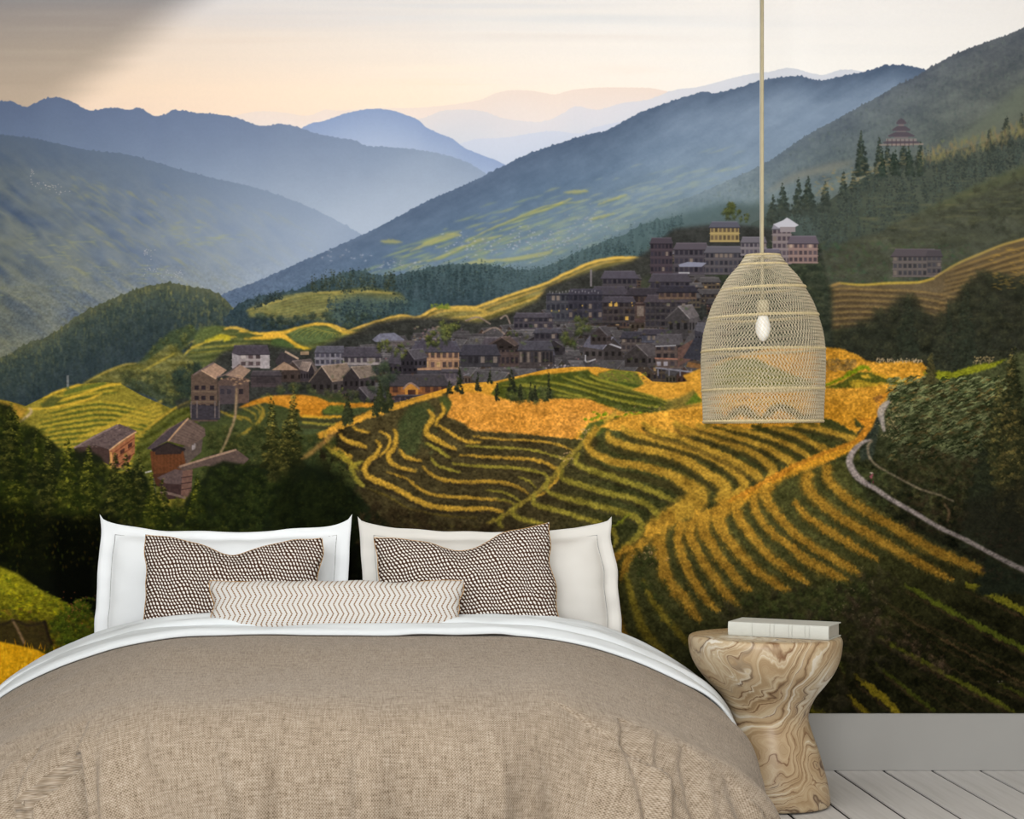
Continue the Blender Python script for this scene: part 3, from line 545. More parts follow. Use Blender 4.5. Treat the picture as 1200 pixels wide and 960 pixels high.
    p.fill([(436, 398), (445, 391), (462, 390), (474, 398), (472, 401), (440, 401)], (112, 112, 128)); p.stroke([(450, 402), (486, 402)], 6, (92, 84, 84), .7)
    for _ in range(50): p.dab(482+R()*34, 383+R()*16, 1.5+R()*1.5, 1.2, (120+R()*40, 106+R()*30, 100+R()*20), .6)
    storeys(369, 413, 36, 16, 2, (112, 108, 116), (58, 56, 66), (86, 84, 94), 7, 1, cols=6)
    storeys(402, 418, 44, 10, 1, (132, 124, 124), (58, 52, 58), (72, 68, 76), 11, 2, cols=6)
    storeys(272, 415, 44, 16, 2, (142, 132, 132), (70, 58, 60), (72, 66, 74), 10, 1, (176, 166, 162), cols=5); p.fill([(305, 416), (316, 416), (316, 432), (305, 432)], (164, 156, 158)); p.fill([(272, 414), (281, 417), (281, 431), (272, 432)], (150, 142, 146))
    p.stroke([(334, 412), (345, 418), (350, 421)], 2.4, (188, 160, 138), .9); p.fill([(322, 424), (330, 412), (345, 420), (356, 424), (350, 430), (326, 430)], (62, 56, 60), .9)
    gable(330, 436, 42, 12, 1, (98, 88, 86), (78, 66, 62), .6, 12, .5); p.fill([(318, 434), (333, 424), (350, 434)], (150, 124, 104)); p.stroke([(352, 414), (362, 414)], 4, (170, 140, 112), .8)
    storeys(294, 440, 36, 14, 1, (66, 58, 60), (56, 50, 52), (72, 66, 70), 5, 1, cols=1)
    gable(352, 434, 16, 14, -1, (132, 116, 108), (60, 54, 58), .4, 8, .6)
    gable(364, 446, 50, 16, 1, (136, 118, 104), (66, 60, 60), .5, 16, .5); gable(402, 442, 38, 16, 1, (124, 110, 100), (62, 56, 58), .5, 11, .6)
    gable(410, 466, 44, 12, 1, (84, 78, 82), (58, 54, 58), .5, 11, .5)
    woods([(430, 450), (436, 432), (455, 425), (470, 440), (462, 462), (440, 462)], 40, 5, (48, 58, 48), (86, 92, 60), .7)
    for (x, y, r, n) in [(526, 390, 12, 26), (508, 399, 9, 16), (536, 382, 5, 12), (452, 408, 9, 14), (470, 412, 8, 12), (682, 382, 10, 18), (668, 396, 10, 18), (858, 248, 10, 20), (872, 256, 6, 12), (600, 392, 6, 8), (400, 462, 7, 10)]:
        woods([(x-r, y), (x-r*.6, y-r), (x+r*.6, y-r), (x+r, y), (x+r*.6, y+r*.8), (x-r*.6, y+r*.8)], n, r*.38, (66, 74, 46), (150, 146, 66) if x < 560 else (112, 110, 60), .75)
    for _ in range(260):                                   # green between the roofs
        x = rs.uniform(385, 835); y = rs.uniform(330, 445)
        if y < np.interp(x, [380, 470, 560, 620, 660, 700, 760, 830], [420, 398, 390, 374, 352, 337, 312, 292])+4: continue
        p.dab(x, y, 1.5+R()*2.5, 1+R()*1.5, (58+R()*40, 62+R()*40, 38+R()*14), .4)
    # ---- golden fields right of the village centre
    def gold(Xs, Ys, sl):
        return (np.array([210, 151, 52])+(n2[sl]*10+n3[sl]*11)[..., None]*np.array([1, .85, .5])+(n1[sl]*8)[..., None]*np.array([.6, .8, 1])+0*Xs[..., None]+0*Ys[..., None])/255
    def gold2(Xs, Ys, sl): return gold(Xs, Ys, sl)*np.array([.93, .86, .8])
    # centre-left small golden field and bowl (x 280..440, y 460..560)
    woods([(300, 470), (340, 450), (440, 462), (440, 480), (300, 482)], 60, 6, (56, 66, 46), (110, 108, 60), .7)
    p.fill([(225, 500), (280, 480), (320, 470), (370, 462), (440, 475), (470, 480), (420, 560), (300, 640), (220, 600)], (66, 74, 40), .9, 4, None)
    p.fill([(279, 478), (295, 470), (315, 464), (335, 463), (355, 463), (370, 465), (385, 471), (400, 472), (440, 472), (440, 477), (398, 478), (384, 474), (376, 482), (378, 487), (400, 487), (400, 489.5), (360, 489), (352, 484), (330, 476), (310, 472), (290, 477)], gold2, .97, .4)
    p.fill([(350, 463.5), (372, 466), (390, 474), (378, 480), (374, 488), (352, 489), (348, 475)], gold2, 1, .6)
    p.fill([(378, 481), (386, 475), (402, 474), (404, 481), (396, 484), (380, 485)], (82, 94, 40), .9, .8)
    for y0 in (490, 498): p.fill([(352, y0), (380, y0+1.5), (410, y0), (435, y0-1.5), (435, y0+3), (400, y0+5.5), (352, y0+4)], (60, 58, 36), .9, .6)
    p.stroke([(354, 495), (380, 497), (410, 496), (425, 494)], [2.4, 2.4, 1.5], (168, 148, 56), .9, .3); p.stroke([(354, 487.5), (380, 489), (400, 488)], [3, 2.4], (206, 160, 50), .9, .3)
    for pts, w in [([(300, 472), (308, 480), (306, 490), (298, 500), (285, 508), (276, 512)], 5), ([(276, 487), (290, 491), (296, 497)], 3), ([(258, 482), (270, 487), (284, 492)], 3), ([(284, 478), (298, 485), (300, 492)], 2), ([(292, 474), (303, 480), (304, 486)], 2)]:
        p.stroke(pts, [1.5, w, w, 1.5], (158, 132, 50), .85, .7, .4)
    # far knoll with steps (x 585..830, y 430..485)
    hill = [(455, 474), (500, 462), (540, 450), (580, 447), (610, 440), (640, 433), (670, 430), (700, 430), (725, 434), (750, 436), (764, 447), (790, 449), (815, 446), (835, 438)]
    p.fill(hill+[(900, 430), (900, 520), (540, 520), (455, 500)], gold)
    p.fill([(585, 448), (622, 440), (650, 438), (668, 436), (685, 434), (720, 450), (760, 462), (790, 474), (770, 484), (730, 482), (690, 468), (650, 467), (600, 470), (575, 462)], lambda Xs, Ys, sl: (np.array([72, 80, 34])+(n2[sl]*7+n3[sl]*6)[..., None]+0*Xs[..., None]+0*Ys[..., None])/255, .97, .8)
    p.fill([(700, 438), (718, 433), (745, 436), (755, 450), (745, 455), (715, 452), (704, 446)], (92, 100, 44), .9, 1.2)
    for _ in range(90): p.dab(705+R()*52, 436+R()*12, 1.5+R()*1.5, .8+R()*.8, ((150, 150, 50), (120, 92, 62), (66, 84, 30))[rs.randint(3)], .6)
    p.fill([(706, 446), (730, 448), (752, 452), (742, 456), (715, 452)], (56, 72, 30), .9, .7)
    for pts, w in [([(625, 446), (650, 449), (680, 456), (720, 468), (750, 474), (780, 478)], 3), ([(650, 440), (662, 443), (690, 452), (730, 462), (768, 468), (782, 474)], 3), ([(666, 437), (680, 444), (700, 450), (740, 458), (765, 464), (785, 470)], 3.4), ([(610, 450), (640, 454), (670, 462), (700, 468)], 2.4), ([(684, 434), (696, 443), (716, 449), (744, 456), (762, 457)], 3.5), ([(636, 461), (660, 464), (690, 467)], 2), ([(588, 452), (610, 452), (630, 455)], 2.5)]:
        p.stroke(pts, [1, w, w, w*.7], (156, 146, 52), .85, .5, .25); p.stroke([(a, b+w*.9) for a, b in pts], [1, w*.8, w*.5], (48, 54, 28), .6, .5)
    for x0, y0 in [(600, 446), (622, 441), (640, 439), (655, 439), (668, 437), (688, 434)]: p.fill([(x0-6, y0+5), (x0, y0-1.5), (x0+5, y0+4), (x0+2, y0+8)], (64, 72, 30), .9, .6)
    p.fill([(740, 457), (765, 448), (790, 449), (820, 446), (835, 445), (820, 455), (800, 466), (788, 470), (760, 462)], gold, 1, .5)
    p.fill([(780, 470), (800, 464), (825, 450), (830, 462), (812, 474), (790, 480), (775, 483)], (112, 104, 50), .85, 1.5); p.fill([(802, 474), (815, 460), (830, 456), (830, 470)], (86, 110, 32), .8, 1)
    for _ in range(50): p.dab(718+R()*60, 476+R()*8, 1+R()*1.5, 1+R()*.8, ((56, 62, 34), (150, 120, 80), (90, 92, 48))[rs.randint(3)], .7)
    for _ in range(24): p.dab(600+R()*60, 466+R()*3, 1, .8, (190, 160, 130), .4)
    # --- central bowl of terraces: shaded ground, then every bank stroke
    dk = lambda Xs, Ys, sl: ((np.array([66, 58, 35])+np.clip((Xs-640)/80, 0, 1)[..., None]*np.array([-4, 6, -2]))*np.clip(1.1-(Ys-470)/700-np.clip((430-Xs)/80, 0, .5), .3, 1.1)[..., None]+(n2[sl]*8+n3[sl]*7)[..., None]*np.array([1, .95, .6]))/255
    p.fill([(372, 512), (400, 492), (440, 478), (480, 468), (515, 462), (540, 458), (560, 500), (620, 508), (680, 515), (720, 490), (760, 485), (840, 470), (1000, 470), (1015, 600), (1010, 842), (380, 842), (380, 600)], dk, 1, 1)
    p.fill([(525, 460), (545, 459), (560, 460), (575, 464), (587, 468), (600, 469), (625, 468), (648, 466.5), (665, 468), (685, 466.5), (705, 475), (722, 483), (728, 486), (705, 487), (694, 492), (680, 503), (671, 514), (640, 511), (600, 507), (565, 505.5), (552, 504), (544, 496), (523, 488), (526, 474)], lambda Xs, Ys, sl: gold(Xs, Ys, sl)*np.array([1, .95, 1.1]), 1, .5)
    p.stroke([(583, 468), (587, 476), (600, 481)], [1.5, 1, .5], (180, 126, 40), .6, .5)
    G = (172, 134, 48); GG = (134, 122, 46); DK = (46, 38, 26)
    crest = [(372, 512), (385, 506), (400, 498), (425, 489), (450, 480), (475, 473), (500, 466), (518, 462)]
    p.stroke(crest, [8, 9, 8, 8, 6, 5, 4], (212, 154, 54), .95, 1, .6)
    p.fill([(478, 478), (500, 470), (510, 480), (496, 500), (490, 530), (478, 535), (465, 520), (466, 495)], (62, 70, 40), .9, 3)
    p.fill([(514, 466), (522, 464), (529, 470), (528, 478), (522, 486), (517, 476)], (70, 78, 38), .95, .8)
    for _ in range(70):
        x = 470+R()*42; y = 476+R()*58; p.dab(x, y, 1.5+R()*3, 2+R()*4, ((46, 58, 34), (86, 92, 56), (66, 64, 36))[rs.randint(3)], .35)
    Tl = [([(379, 506), (388, 522), (400, 530), (412, 536)], 7, G), ([(397, 508), (405, 516), (418, 520), (430, 524)], 6, G), ([(412, 500), (420, 504), (434, 507)], 4, G),
          ([(444, 505), (454, 510), (457, 518), (450, 530), (440, 536)], 4, G), ([(440, 516), (445, 522), (441, 532), (430, 542), (427, 552), (434, 560), (448, 566), (462, 572), (480, 582), (500, 591), (520, 595), (550, 596), (575, 596), (590, 600)], 7, G),
          ([(425, 540), (412, 548), (417, 562), (427, 570)], 7, GG), ([(460, 502), (464, 510), (462, 524), (455, 532), (458, 542), (470, 548), (488, 552)], 6, G),
          ([(468, 526), (472, 533), (480, 537), (494, 540)], 4.5, G), ([(452, 553), (475, 560), (490, 572), (505, 579), (530, 582), (560, 584), (585, 586), (600, 590)], 3.6, G),
          ([(501, 480), (507, 488), (503, 496), (499, 504), (502, 511), (515, 517), (525, 523), (535, 526)], 7, G), ([(517, 472), (520, 482), (512, 492), (511, 500)], 5, G),
          ([(512, 498), (525, 505), (538, 514), (552, 518), (564, 518)], 4.5, G), ([(498, 519), (508, 524), (520, 532), (528, 537)], 4.5, GG), ([(504, 536), (512, 545), (525, 550), (540, 554)], 3.6, GG),
          ([(494, 546), (505, 556), (520, 562), (545, 565), (570, 564), (595, 567), (610, 573), (619, 579)], 4.2, G), ([(568, 574), (590, 577), (605, 584), (612, 592)], 2.8, GG),
          ([(554, 511), (580, 514), (620, 516), (650, 520), (672, 528)], 2.6, G), ([(545, 522), (580, 524), (620, 527), (650, 534), (664, 540)], 3, GG), ([(538, 533), (580, 536), (620, 538), (645, 545), (655, 556), (648, 566), (636, 578), (620, 584)], 4.2, G),
          ([(530, 543), (560, 546), (600, 548), (630, 553), (642, 560), (636, 568)], 4, GG), ([(540, 565), (580, 564), (600, 567), (615, 575)], 2.5, G), ([(607, 558), (620, 564), (628, 572)], 3, GG), ([(580, 584), (598, 588), (607, 596)], 2.6, GG),
          ([(430, 572), (455, 582), (480, 596), (520, 604), (560, 607)], 2, (98, 84, 34)), ([(470, 612), (520, 616), (560, 618)], 2, (80, 72, 34))]
    for pts, w, c in Tl:
        c2 = np.array(c)*np.clip(1.06-(pts[0][1]-520)/380, .8, 1.05)
        p.stroke([(a+.5, b+w*.62) for a, b in pts], [w*.4, w*.9, w*.9, w*.4], DK, .65, .8, .3, mod=None)
        p.stroke(pts, [w*.5, w, w, w*.9, w*.5], c2, .95, .5, .35); p.stroke([(a, b-w*.2) for a, b in pts], [w*.1, w*.4, w*.4, w*.1], np.clip(c2*1.16, 0, 255), .5, .5, .3)
    # ravine between the bowls
    p.stroke([(722, 484), (700, 498), (690, 510), (678, 524), (666, 536), (655, 550), (645, 562), (632, 574), (620, 584), (605, 594), (590, 604), (570, 614)], [6, 5, 6, 6, 5, 5, 4], (160, 138, 52), .7, 1, .6)
    p.fill([(678, 512), (690, 496), (705, 492), (712, 502), (700, 510), (688, 516)], (76, 88, 38), .9, 1.2)
    for (x, y, c) in [(704, 485, (96, 128, 18)), (695, 491, (100, 132, 24)), (735, 487, (98, 122, 20)), (745, 485, (120, 150, 30)), (728, 490, (54, 76, 20))]:
        for _ in range(8): p.dab(x+rs.randn()*5, y+rs.randn()*1.4, 3, 1.6, c, .8)
    for _ in range(26): p.dab(686+rs.randn()*5, 510+rs.randn()*5, 1+R(), 1, (196, 160, 130), .8)
    for _ in range(20): p.dab(664+rs.randn()*6, 535+rs.randn()*4, 1+R(), 1, (188, 152, 112), .7)
    # --- right bowl
    p.fill([(700, 500), (728, 488), (760, 484), (800, 478), (840, 470), (900, 460), (960, 455), (1040, 450), (1040, 480), (1010, 500), (1000, 512), (985, 500), (968, 488), (975, 498), (960, 504), (940, 500), (900, 500), (820, 510), (760, 512)], gold, 1, 1)
    Rb = [([(700, 500), (688, 516), (692, 528), (715, 540), (750, 546), (785, 556), (805, 568), (818, 578), (812, 590), (795, 602), (776, 612), (758, 625)], [8, 8, 8, 8, 9, 12, 18, 24, 26, 22, 16], G),
          ([(678, 530), (674, 542), (690, 550), (720, 560), (750, 570), (775, 580), (790, 588)], 6.4, GG), ([(660, 550), (658, 560), (680, 568), (710, 577), (740, 584), (762, 594), (770, 606), (766, 618)], 6, GG),
          ([(642, 562), (640, 574), (660, 583), (690, 590), (720, 598), (744, 606), (752, 618), (742, 632), (728, 644), (716, 660), (716, 680)], 6, GG), ([(626, 578), (626, 590), (645, 596), (680, 606), (710, 616), (722, 630), (716, 645)], 5, GG),
          ([(607, 590), (600, 600), (610, 608), (640, 614)], 5, GG), ([(588, 602), (584, 612), (590, 618)], 4, GG), ([(700, 612), (720, 616), (738, 602)], 2, (120, 124, 34)),
          ([(712, 505), (714, 514), (735, 522), (775, 530), (800, 538), (830, 556), (850, 572), (842, 590)], [4, 8, 8, 9, 10, 12, 14, 14], G), ([(728, 498), (735, 506), (765, 514), (800, 524), (830, 534), (860, 552), (872, 570), (850, 585)], [4, 7, 7, 7, 8, 10, 10, 8], G),
          ([(752, 494), (765, 504), (795, 512), (830, 526), (860, 540), (885, 556), (892, 562)], [4, 7, 7, 7, 8, 10, 8], G), ([(790, 494), (800, 502), (830, 512), (860, 522), (885, 532), (905, 550), (900, 562)], [4, 7, 6, 7, 8, 10, 8], G), 
          ([(815, 498), (840, 506), (875, 516), (900, 526), (925, 540), (935, 548)], [5, 6, 6, 7, 9, 5], G), ([(850, 500), (875, 505), (900, 512), (930, 524), (955, 540)], [5, 5, 5, 6, 6], G), ([(900, 500), (930, 508), (950, 518), (970, 530), (962, 545)], [4, 6, 6, 8, 4], G),
          ([(930, 498), (950, 500), (980, 508), (1000, 515), (1005, 520)], [3, 6, 6, 8, 5], G)]
    dark2 = [[(752, 500), (770, 508), (810, 518), (850, 534), (882, 552), (888, 557)], [(790, 497), (812, 506), (850, 518), (885, 534), (912, 552), (926, 552)], [(728, 504), (760, 518), (800, 530), (840, 542), (866, 560), (862, 570)], [(712, 514), (740, 526), (790, 540), (820, 552), (840, 568), (838, 578)],
             [(835, 500), (880, 510), (915, 526), (940, 540), (948, 532)], [(880, 498), (910, 510), (940, 524), (962, 532), (965, 526)], [(960, 490), (980, 500), (1000, 508)], [(1003, 500), (1010, 486), (1018, 500)]]
    for pts in dark2: p.stroke(pts, [3, 8, 9, 8, 7, 3], (60, 60, 28), .92, .8, .5)
    p.fill([(962, 486), (975, 492), (998, 506), (1004, 509), (990, 514), (970, 506), (960, 500)], (62, 66, 32), .92, 1); p.fill([(1000, 492), (1008, 482), (1020, 496), (1014, 504), (1005, 500)], (62, 66, 34), .92, .8)
    for pts, w, c in Rb:
        w = [w*.6, w*1.2, w*1.2, w*1.2, w*.7] if np.isscalar(w) else [q*1.12 for q in w]
        wm = max(w[1], w[-2])
        p.stroke([(a, b+wm*.55) for a, b in pts], [q*.9 for q in w], DK if c is GG else (58, 48, 26), .5, 1, .4)
        p.stroke(pts, [q*1.15 for q in w], c, .45, 2, .5); p.stroke(pts, [q*.85 for q in w], lambda Xs, Ys, sl, c=c: (np.array(c)+(n2[sl]*14)[..., None]*np.array([1, .9, .4])+0*Xs[..., None]+0*Ys[..., None])/255, .95, .9, .4)
    p.fill([(1003, 470), (1040, 452), (1060, 448), (1040, 462), (1030, 478), (1022, 500), (1008, 520), (990, 530), (960, 548), (930, 560), (900, 580), (870, 596), (840, 610), (820, 606), (850, 588), (880, 570), (915, 550), (960, 530), (1000, 516), (1012, 500), (1002, 490)], gold2, .95, 1.2)
    # ridge road of gold from the path down to the bowl
    p.stroke([(1008, 520), (985, 530), (960, 540), (930, 554), (900, 572), (872, 586), (850, 596), (832, 606), (815, 620), (800, 640)], [6, 8, 8, 8, 8, 9, 11, 16, 26, 24], (214, 152, 44), .95, 1.2, .6)
    for _ in range(260): 
        t = R(); x = 1008-190*t; y = 520+90*t**1.1+rs.randn()*4; p.dab(x, y, 1.2, 1.8, (226, 172, 62) if R() < .6 else (168, 112, 34), .35)
    p.fill([(985, 540), (1420, 540), (1420, 850), (1000, 850)], (38, 40, 24), .95, 3)
    # lower right terraces: fans coming down from the ridge
    p.fill([(716, 842), (712, 700), (735, 650), (780, 615), (830, 600), (880, 585), (920, 560), (960, 545), (990, 540), (1010, 560), (1060, 620), (1200, 700), (1420, 760), (1420, 850), (716, 850)], lambda Xs, Ys, sl: (np.array([66, 66, 34])*np.clip(1.12-(Ys-600)/300-np.clip((Xs-950)/500, 0, .35), .36, 1.1)[..., None]+(n2[sl]*6+n3[sl]*7)[..., None]*np.array([1, .95, .6]))/255, .97, 3)
    Fn = [([(776, 612), (772, 630), (774, 650), (782, 680), (800, 700), (812, 718), (820, 726)], [12, 14, 13, 12, 9, 4]), ([(800, 610), (794, 630), (800, 655), (812, 680), (830, 705), (842, 716)], [10, 9, 9, 9, 7, 3]),
          ([(822, 600), (808, 622), (816, 645), (836, 676), (855, 700), (870, 710)], [12, 11, 9, 9, 8, 3]), ([(834, 598), (824, 618), (834, 640), (852, 664), (868, 684), (880, 690)], [12, 12, 10, 9, 8, 3]),
          ([(856, 590), (842, 604), (848, 625), (864, 645), (886, 668), (912, 686), (926, 692)], [14, 15, 11, 10, 9, 8, 3]), ([(870, 584), (862, 598), (876, 622), (900, 650), (930, 672), (948, 684)], [10, 10, 9, 8, 8, 3]), ([(886, 580), (884, 595), (900, 620), (926, 640), (950, 660), (980, 674), (995, 682)], [8, 8, 8, 8, 9, 8, 3]),
          ([(905, 568), (896, 578), (908, 600), (930, 624), (960, 645), (990, 662), (1010, 674)], [10, 11, 9, 8, 8, 8, 3]), ([(930, 586), (945, 605), (970, 622), (1000, 640), (1028, 656)], [4, 7, 8, 8, 3]),
          ([(950, 552), (944, 566), (958, 586), (985, 606), (1015, 624), (1050, 645), (1085, 664), (1116, 680)], [10, 12, 10, 10, 10, 9, 9, 3]), ([(968, 545), (970, 562), (990, 582), (1020, 602), (1055, 622), (1090, 643), (1130, 660), (1160, 672)], [10, 9, 9, 9, 10, 10, 9, 3]),
          ([(760, 628), (740, 650), (732, 664), (728, 680)], [10, 8, 8, 3]), ([(732, 672), (740, 700), (752, 735), (768, 756), (790, 780), (820, 800)], [4, 7, 9, 8, 8, 4]), ([(753, 680), (765, 705), (785, 730), (805, 752), (825, 770)], [3, 6, 7, 6, 3]),
          ([(740, 640), (722, 652), (716, 670), (718, 700), (726, 735), (735, 760)], [7, 7, 6, 6, 8, 5]), ([(720, 716), (732, 750), (750, 790), (775, 820)], [3, 9, 8, 5]), ([(756, 628), (772, 616), (790, 605)], [8, 14, 14])]
    for i, (pts, w) in enumerate(Fn):
        ys = np.mean([b for _, b in pts]); f = np.clip(1.08-(ys-600)/420-np.clip((pts[-1][0]-960)/900, 0, .3), .6, 1.05)
        c = np.array((176, 132, 46) if i not in (12, 13) else (128, 112, 38))*f; w = [q*1.22 for q in w]; ya, yb = pts[0][1], pts[-1][1]
        fc = lambda Xs, Ys, sl, c=c, ya=ya, yb=yb: (c*np.clip(1.14-.42*np.clip((Ys-ya)/(yb-ya+.1), 0, 1), .6, 1.14)[..., None]+(n2[sl]*12)[..., None]*np.array([1, .9, .4])+0*Xs[..., None])/255
        p.stroke([(a-3, b+4) for a, b in pts], [q*.9 for q in w], (38, 40, 22), .45, 2, .4); p.stroke(pts, [q*1.15 for q in w], fc, .5, 3, .9, 9); p.stroke(pts, [q*.85 for q in w], fc, .9, 1.4, .7, 9)
        P = spline(pts, 12)
        for _ in range(int(len(P)*3.2)):
            k = rs.randint(len(P)); ww = np.interp(k/len(P), np.linspace(0, 1, len(w)), w)
            o = rs.randn()*ww*.32; p.dab(P[k, 0]+o, P[k, 1]+rs.randn()*ww*.3, .8, 1.6, c*1.2 if R() < .5 else c*.66, .38)
        for k in range(0, len(P), 1):                       # ragged grassy lower edge
            ww = np.interp(k/len(P), np.linspace(0, 1, len(w)), w)
            if R() < .7: p.dab(P[k, 0]-ww*.4+rs.randn(), P[k, 1]+ww*.35+R()*2, .8, 1.8, c*.8, .6)
    dim = [([(1060, 686), (1100, 708), (1150, 735), (1200, 760), (1300, 800)], [3, 6, 6, 6, 6], (70, 76, 22)), ([(1130, 684), (1160, 696), (1200, 716), (1300, 760)], [5, 9, 8, 8], (98, 94, 26)), ([(1022, 742), (1060, 764), (1100, 786), (1150, 812), (1190, 836)], [3, 5, 6, 6, 5], (72, 74, 22)),
           ([(1000, 790), (1020, 806), (1045, 828), (1060, 842)], [3, 9, 8, 6], (110, 96, 24)), ([(992, 812), (1005, 826), (1020, 840)], [3, 7, 6], (100, 86, 22)), ([(1026, 778), (1060, 806), (1095, 834)], [3, 5, 4], (54, 58, 18)), ([(930, 818), (960, 836), (980, 842)], [5, 8, 4], (90, 84, 22)), ([(955, 752), (975, 764), (990, 790)], [2, 5, 3], (50, 52, 22)), ([(1170, 800), (1200, 815), (1260, 842)], [3, 5, 5], (56, 58, 20))]
    for pts, w, c in dim:
        p.stroke(pts, w, c, .9, 1.4, .7); P = spline(pts, 14)
        for k in range(len(P)*2):
            q = P[k//2]; p.dab(q[0]+rs.randn()*2, q[1]+rs.randn()*2, .7, 1.8, np.array(c)*(1.3 if R() < .5 else .6), .5)
        p.stroke([(a, b+max(w)) for a, b in pts], [1, 2, 2, 1], (70, 50, 34), .55, .7, .3)
    for y in range(6): p.stroke([(1030+y*10, 700+y*22), (1090+y*6, 735+y*20), (1160, 770+y*18), (1300, 830+y*16)], [1, 1.6, 1.6], (74, 56, 38), .5, .6, .3)
    p.stroke([(1030, 700), (1060, 722), (1110, 752), (1160, 780), (1210, 806)], [1, 2.2, 2], (96, 70, 46), .55, .7, .3)
    # dark scrub in the hollow
    woods([(842, 712), (880, 700), (930, 690), (1000, 680), (1040, 660), (1060, 690), (1030, 720), (1060, 770), (1000, 800), (980, 842), (920, 842), (880, 780), (850, 740)], 700, 6, (40, 38, 26), (86, 74, 48), .45)
    woods([(860, 700), (960, 690), (1020, 670), (1020, 700), (960, 730), (870, 735)], 260, 5, (40, 46, 24), (84, 88, 40), .45)
    woods([(990, 690), (1050, 730), (1120, 780), (1100, 800), (1030, 750), (985, 720)], 200, 5, (52, 42, 32), (118, 94, 70), .4)
    for _ in range(40): p.dab(1000+rs.randn()*20, 700+rs.randn()*16, 1, .9, (150, 128, 100), .5)
    for _ in range(26): p.dab(762+rs.randn()*10, 652+rs.randn()*6, 1.2, 1, (196, 156, 112), .7)
    woods([(735, 640), (765, 640), (780, 680), (790, 720), (820, 740), (842, 745), (835, 770), (800, 745), (775, 715), (750, 680)], 150, 5, (40, 46, 24), (78, 86, 36), .5)
    for _ in range(8): p.dab(1168+R()*6, 797+R()*4, 1, .8, (170, 150, 150), .6)
    # mid-right golden fields behind the lampshade and by the path
    p.fill([(800, 440), (826, 430), (850, 420), (900, 408), (965, 407), (985, 408), (1000, 414), (1015, 422), (1030, 425), (1060, 423), (1080, 425), (1088, 433), (1080, 445), (1055, 449), (1045, 456), (1030, 465), (1025, 490), (960, 490), (826, 474)], gold, 1, .6)
    p.fill([(826, 440), (840, 428), (860, 420), (885, 420), (905, 430), (930, 440), (955, 448), (945, 456), (900, 458), (860, 460), (828, 462)], (92, 100, 36), .9, 2)
    for k in range(5): p.stroke([(832, 444+k*4), (870, 432+k*5), (910, 438+k*5), (950, 450+k*3)], [1, 2, 1], (176, 150, 50), .6, .8)
    for pts in [[(846, 498), (856, 488), (868, 481), (882, 486), (892, 495)], [(888, 500), (898, 486), (912, 476), (926, 480), (940, 490), (958, 500)], [(930, 500), (945, 490), (962, 490)], [(826, 500), (838, 490), (850, 494)]]:
        p.stroke(pts, [3, 7, 10, 8, 4], (66, 66, 28), .75, 2, .6)
    p.stroke([(826, 484), (850, 474), (880, 472), (905, 470), (940, 476), (965, 484)], [3, 4, 5, 4, 3], (206, 156, 44), .8, 1, .4)
    for _ in range(130): p.dab(966+R()*36, 421+R()*13-(0), 2+R()*2, 1.2+R()*1.4, ((140, 112, 60), (104, 84, 48), (166, 124, 62))[rs.randint(3)], .7)
    p.stroke([(964, 452), (980, 446), (995, 438), (1010, 430), (1020, 433)], [3, 3, 5, 5, 2], (116, 138, 24), .95, .8, .5)
    p.fill([(966, 454), (985, 448), (1005, 436), (1020, 436), (1040, 444), (1062, 449), (1052, 451), (1030, 448), (1010, 453), (980, 455)], (78, 84, 30), .95, .8)
    p.fill([(994, 447), (1005, 444), (1020, 449), (1040, 449), (1020, 453), (998, 454)], (178, 148, 44), .95, .6); p.fill([(1008, 440), (1016, 438), (1021, 443), (1010, 443)], (200, 160, 50), .95, .5)
    p.stroke([(1022, 437), (1040, 442), (1060, 448), (1070, 449)], [2, 3, 3, 2], (206, 156, 44), .95, .4)
    for _ in range(60): p.dab(1024+R()*56, 420+R()*4, .9, 1.4+R()*1.4, (206, 178, 140), .7)
    p.fill([(1022, 466), (1032, 462), (1034, 466), (1026, 472)], (140, 96, 50), .8, 1)
    # ---- the slope on the right with the footpath
    sl_ = [(1022, 540), (1030, 500), (1036, 478), (1044, 460), (1056, 452), (1080, 444), (1100, 438), (1120, 436), (1150, 426), (1180, 420), (1200, 410), (1400, 360), (1400, 780), (1200, 690), (1130, 650), (1070, 620), (1020, 590), (1000, 560), (996, 540)]
    p.fill(sl_, lambda Xs, Ys, sl: (np.array([60, 64, 40])*np.clip(1.18-(Ys-440)/230, .3, 1.1)[..., None]+(n2[sl]*9+n3[sl]*7)[..., None]*np.array([1, .95, .7])+0*Xs[..., None])/255, .97, 1.5)
    p.fill([(1080, 436), (1098, 434), (1115, 436), (1140, 428), (1165, 424), (1180, 420), (1165, 430), (1130, 440), (1100, 446), (1085, 442)], (132, 136, 32), .9, 1.2)
    for _ in range(46):
        x = 1050+R()*120; y = 448+R()*84; L = 14+R()*22; p.stroke([(x, y+L*.25), (x+L*.5, y), (x+L, y-L*.18)], [1, 5+R()*4, 1], (30, 34, 20) if R() < .5 else (112, 118, 78), .6, 1.2, .6)
    for _ in range(1300):                                  # bent fern and grass streaks
        x = 1036+R()*150; y = 445+R()*95; t = (y-440)/100
        L = 4+R()*9; g = R()
        c = (np.array([122, 128, 88]) if g < .38 else np.array([34, 42, 24]) if g < .72 else np.array([112, 92, 50]) if g < .8 else np.array([70, 78, 48]))*(1.12-.45*t)*(.8+.4*R())
        p.stroke([(x, y), (x+L*.5, y-L*.34), (x+L, y-L*.5+1)], [.4, 2., .4], c, .8)
    for _ in range(90):
        x = 1070+R()*90; y = 455+R()*60; p.dab(x, y, 3+R()*4, 1.4+R(), (104, 66, 36), .22)
    for _ in range(150):
        x = 1040+rs.randn()*8+R()*8; y = 470+R()*44; p.dab(x, y, 1.4, 1, (160, 140, 100), .55)
